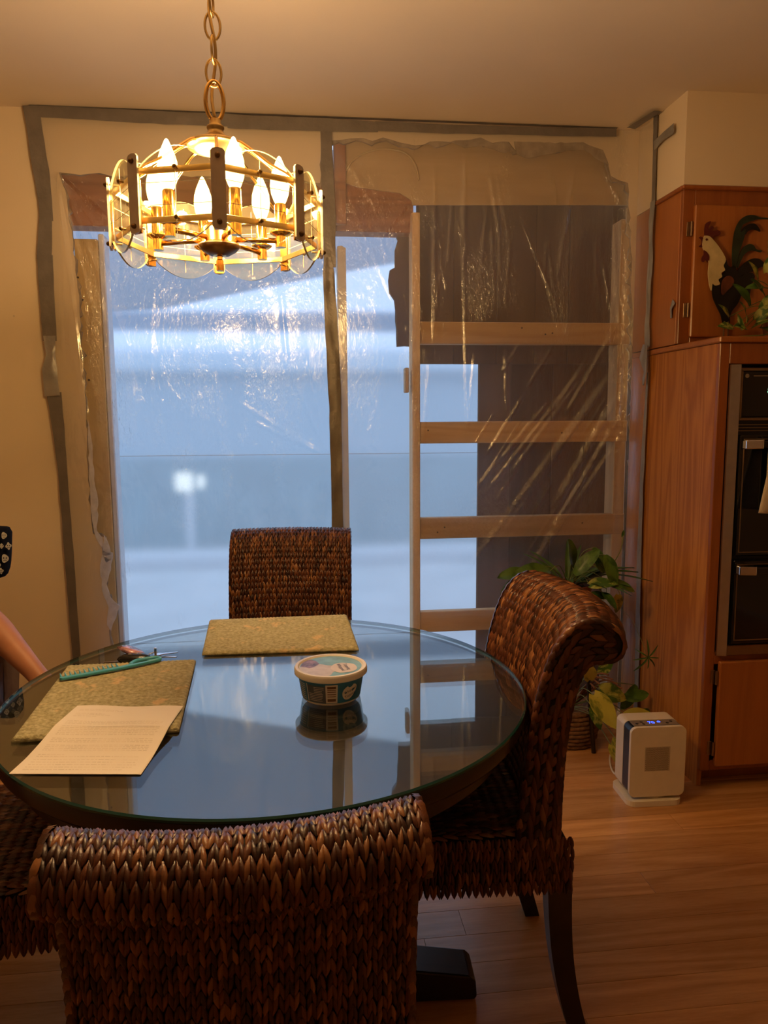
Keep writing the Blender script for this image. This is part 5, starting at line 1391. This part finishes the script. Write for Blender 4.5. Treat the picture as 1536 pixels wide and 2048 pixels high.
for sg in (-1, 1):
    m = MB(); m.lathe([(0, -.010), (.008, -.006), (.010, 0), (.008, .006), (0, .010)], 12, (cx+.030*sg, 2.062, 1.215), caps=False); m.build('eye', 'vinyl', person, smooth=True)
    m = MB(); m.tube([(cx+.11*sg, 1.96, .043), (cx+.115*sg, 1.87, .046), (cx+.12*sg, 1.80, .034)], [.042, .045, .032], 12); m.build('shoe', 'black_plastic', person, smooth=True)
m = MB(); m.tube([(cx, 2.066, 1.215), (cx, 2.050, 1.195), (cx, 2.055, 1.183)], [.007, .012, .006], 8); m.build('nose', 'skin', person, smooth=True)
m = MB(); m.tube([(cx-.022, 2.066, 1.155), (cx, 2.058, 1.153), (cx+.022, 2.066, 1.155)], [.004, .006, .004], 8); m.build('mouth', 'rooster_red', person, smooth=True)
# small pale printed figures on the sleeve, flat on the cloth
axs = (EL-SH).normalized()
def on_sleeve(x, y_, off=.0015):
    d = _ray(x, y_).normalized(); o_ = EYE.copy(); c0 = SH; w0 = o_-c0
    a = d-axs*d.dot(axs); b_ = w0-axs*w0.dot(axs); A_ = a.dot(a); B_ = 2*a.dot(b_); C_ = b_.dot(b_)-(.0625+off)**2; D_ = B_*B_-4*A_*C_
    if D_ < 0: return None
    return o_+d*((-B_-math.sqrt(D_))/(2*A_))

def print_blob(cx_, cy_, s, kind):
    pts = []
    for k in range(18):
        t = 2*PI*k/18
        if kind == 0: rr = 1+.12*math.cos(3*t)
        elif kind == 1: rr = 1+.22*math.cos(4*t+.6)
        else: rr = .8+.3*abs(math.cos(2*t))
        p = on_sleeve(cx_+s*rr*math.cos(t), cy_+s*1.2*rr*math.sin(t))
        if p is None: return
        pts.append(p)
    c = on_sleeve(cx_, cy_); m = MB(); m.add([c]+pts, [(0, 1+k, 1+(k+1) % 18) for k in range(18)])
    o = m.build('sleeve_print', 'shirt_print', person, smooth=True)
    m = MB(); add = 0
    for ex in (-.38, .38):
        q = [on_sleeve(cx_+s*(ex+.17*math.cos(t)), cy_+s*(-.15+.24*math.sin(t)), .0022) for t in np.linspace(0, 2*PI, 9)[:-1]]
        if None not in q: m.add(q, [tuple(range(8))]); add = 1
    q = [on_sleeve(cx_+s*.5*u, cy_+s*(.5+w_), .0022) for u, w_ in ((-1, 0), (1, 0), (1, .14), (-1, .14))]
    if None not in q: m.add(q, [(0, 1, 2, 3)])
    if add: m.build('print_detail', 'shirt_black', person)
for i, (x, y_, s) in enumerate(((8, 1071, 5.5), (17, 1092, 5.5), (3, 1092, 4), (10, 1117, 7), (21, 1122, 4.5), (-8, 1105, 5), (-4, 1130, 5), (2, 1142, 4.5), (-12, 1082, 5), (-26, 1095, 5.5), (-24, 1122, 5), (-18, 1148, 5), (-38, 1110, 5), (-36, 1138, 5.5), (-30, 1075, 4.5), (-44, 1090, 5))): print_blob(x, y_, s, i % 3)
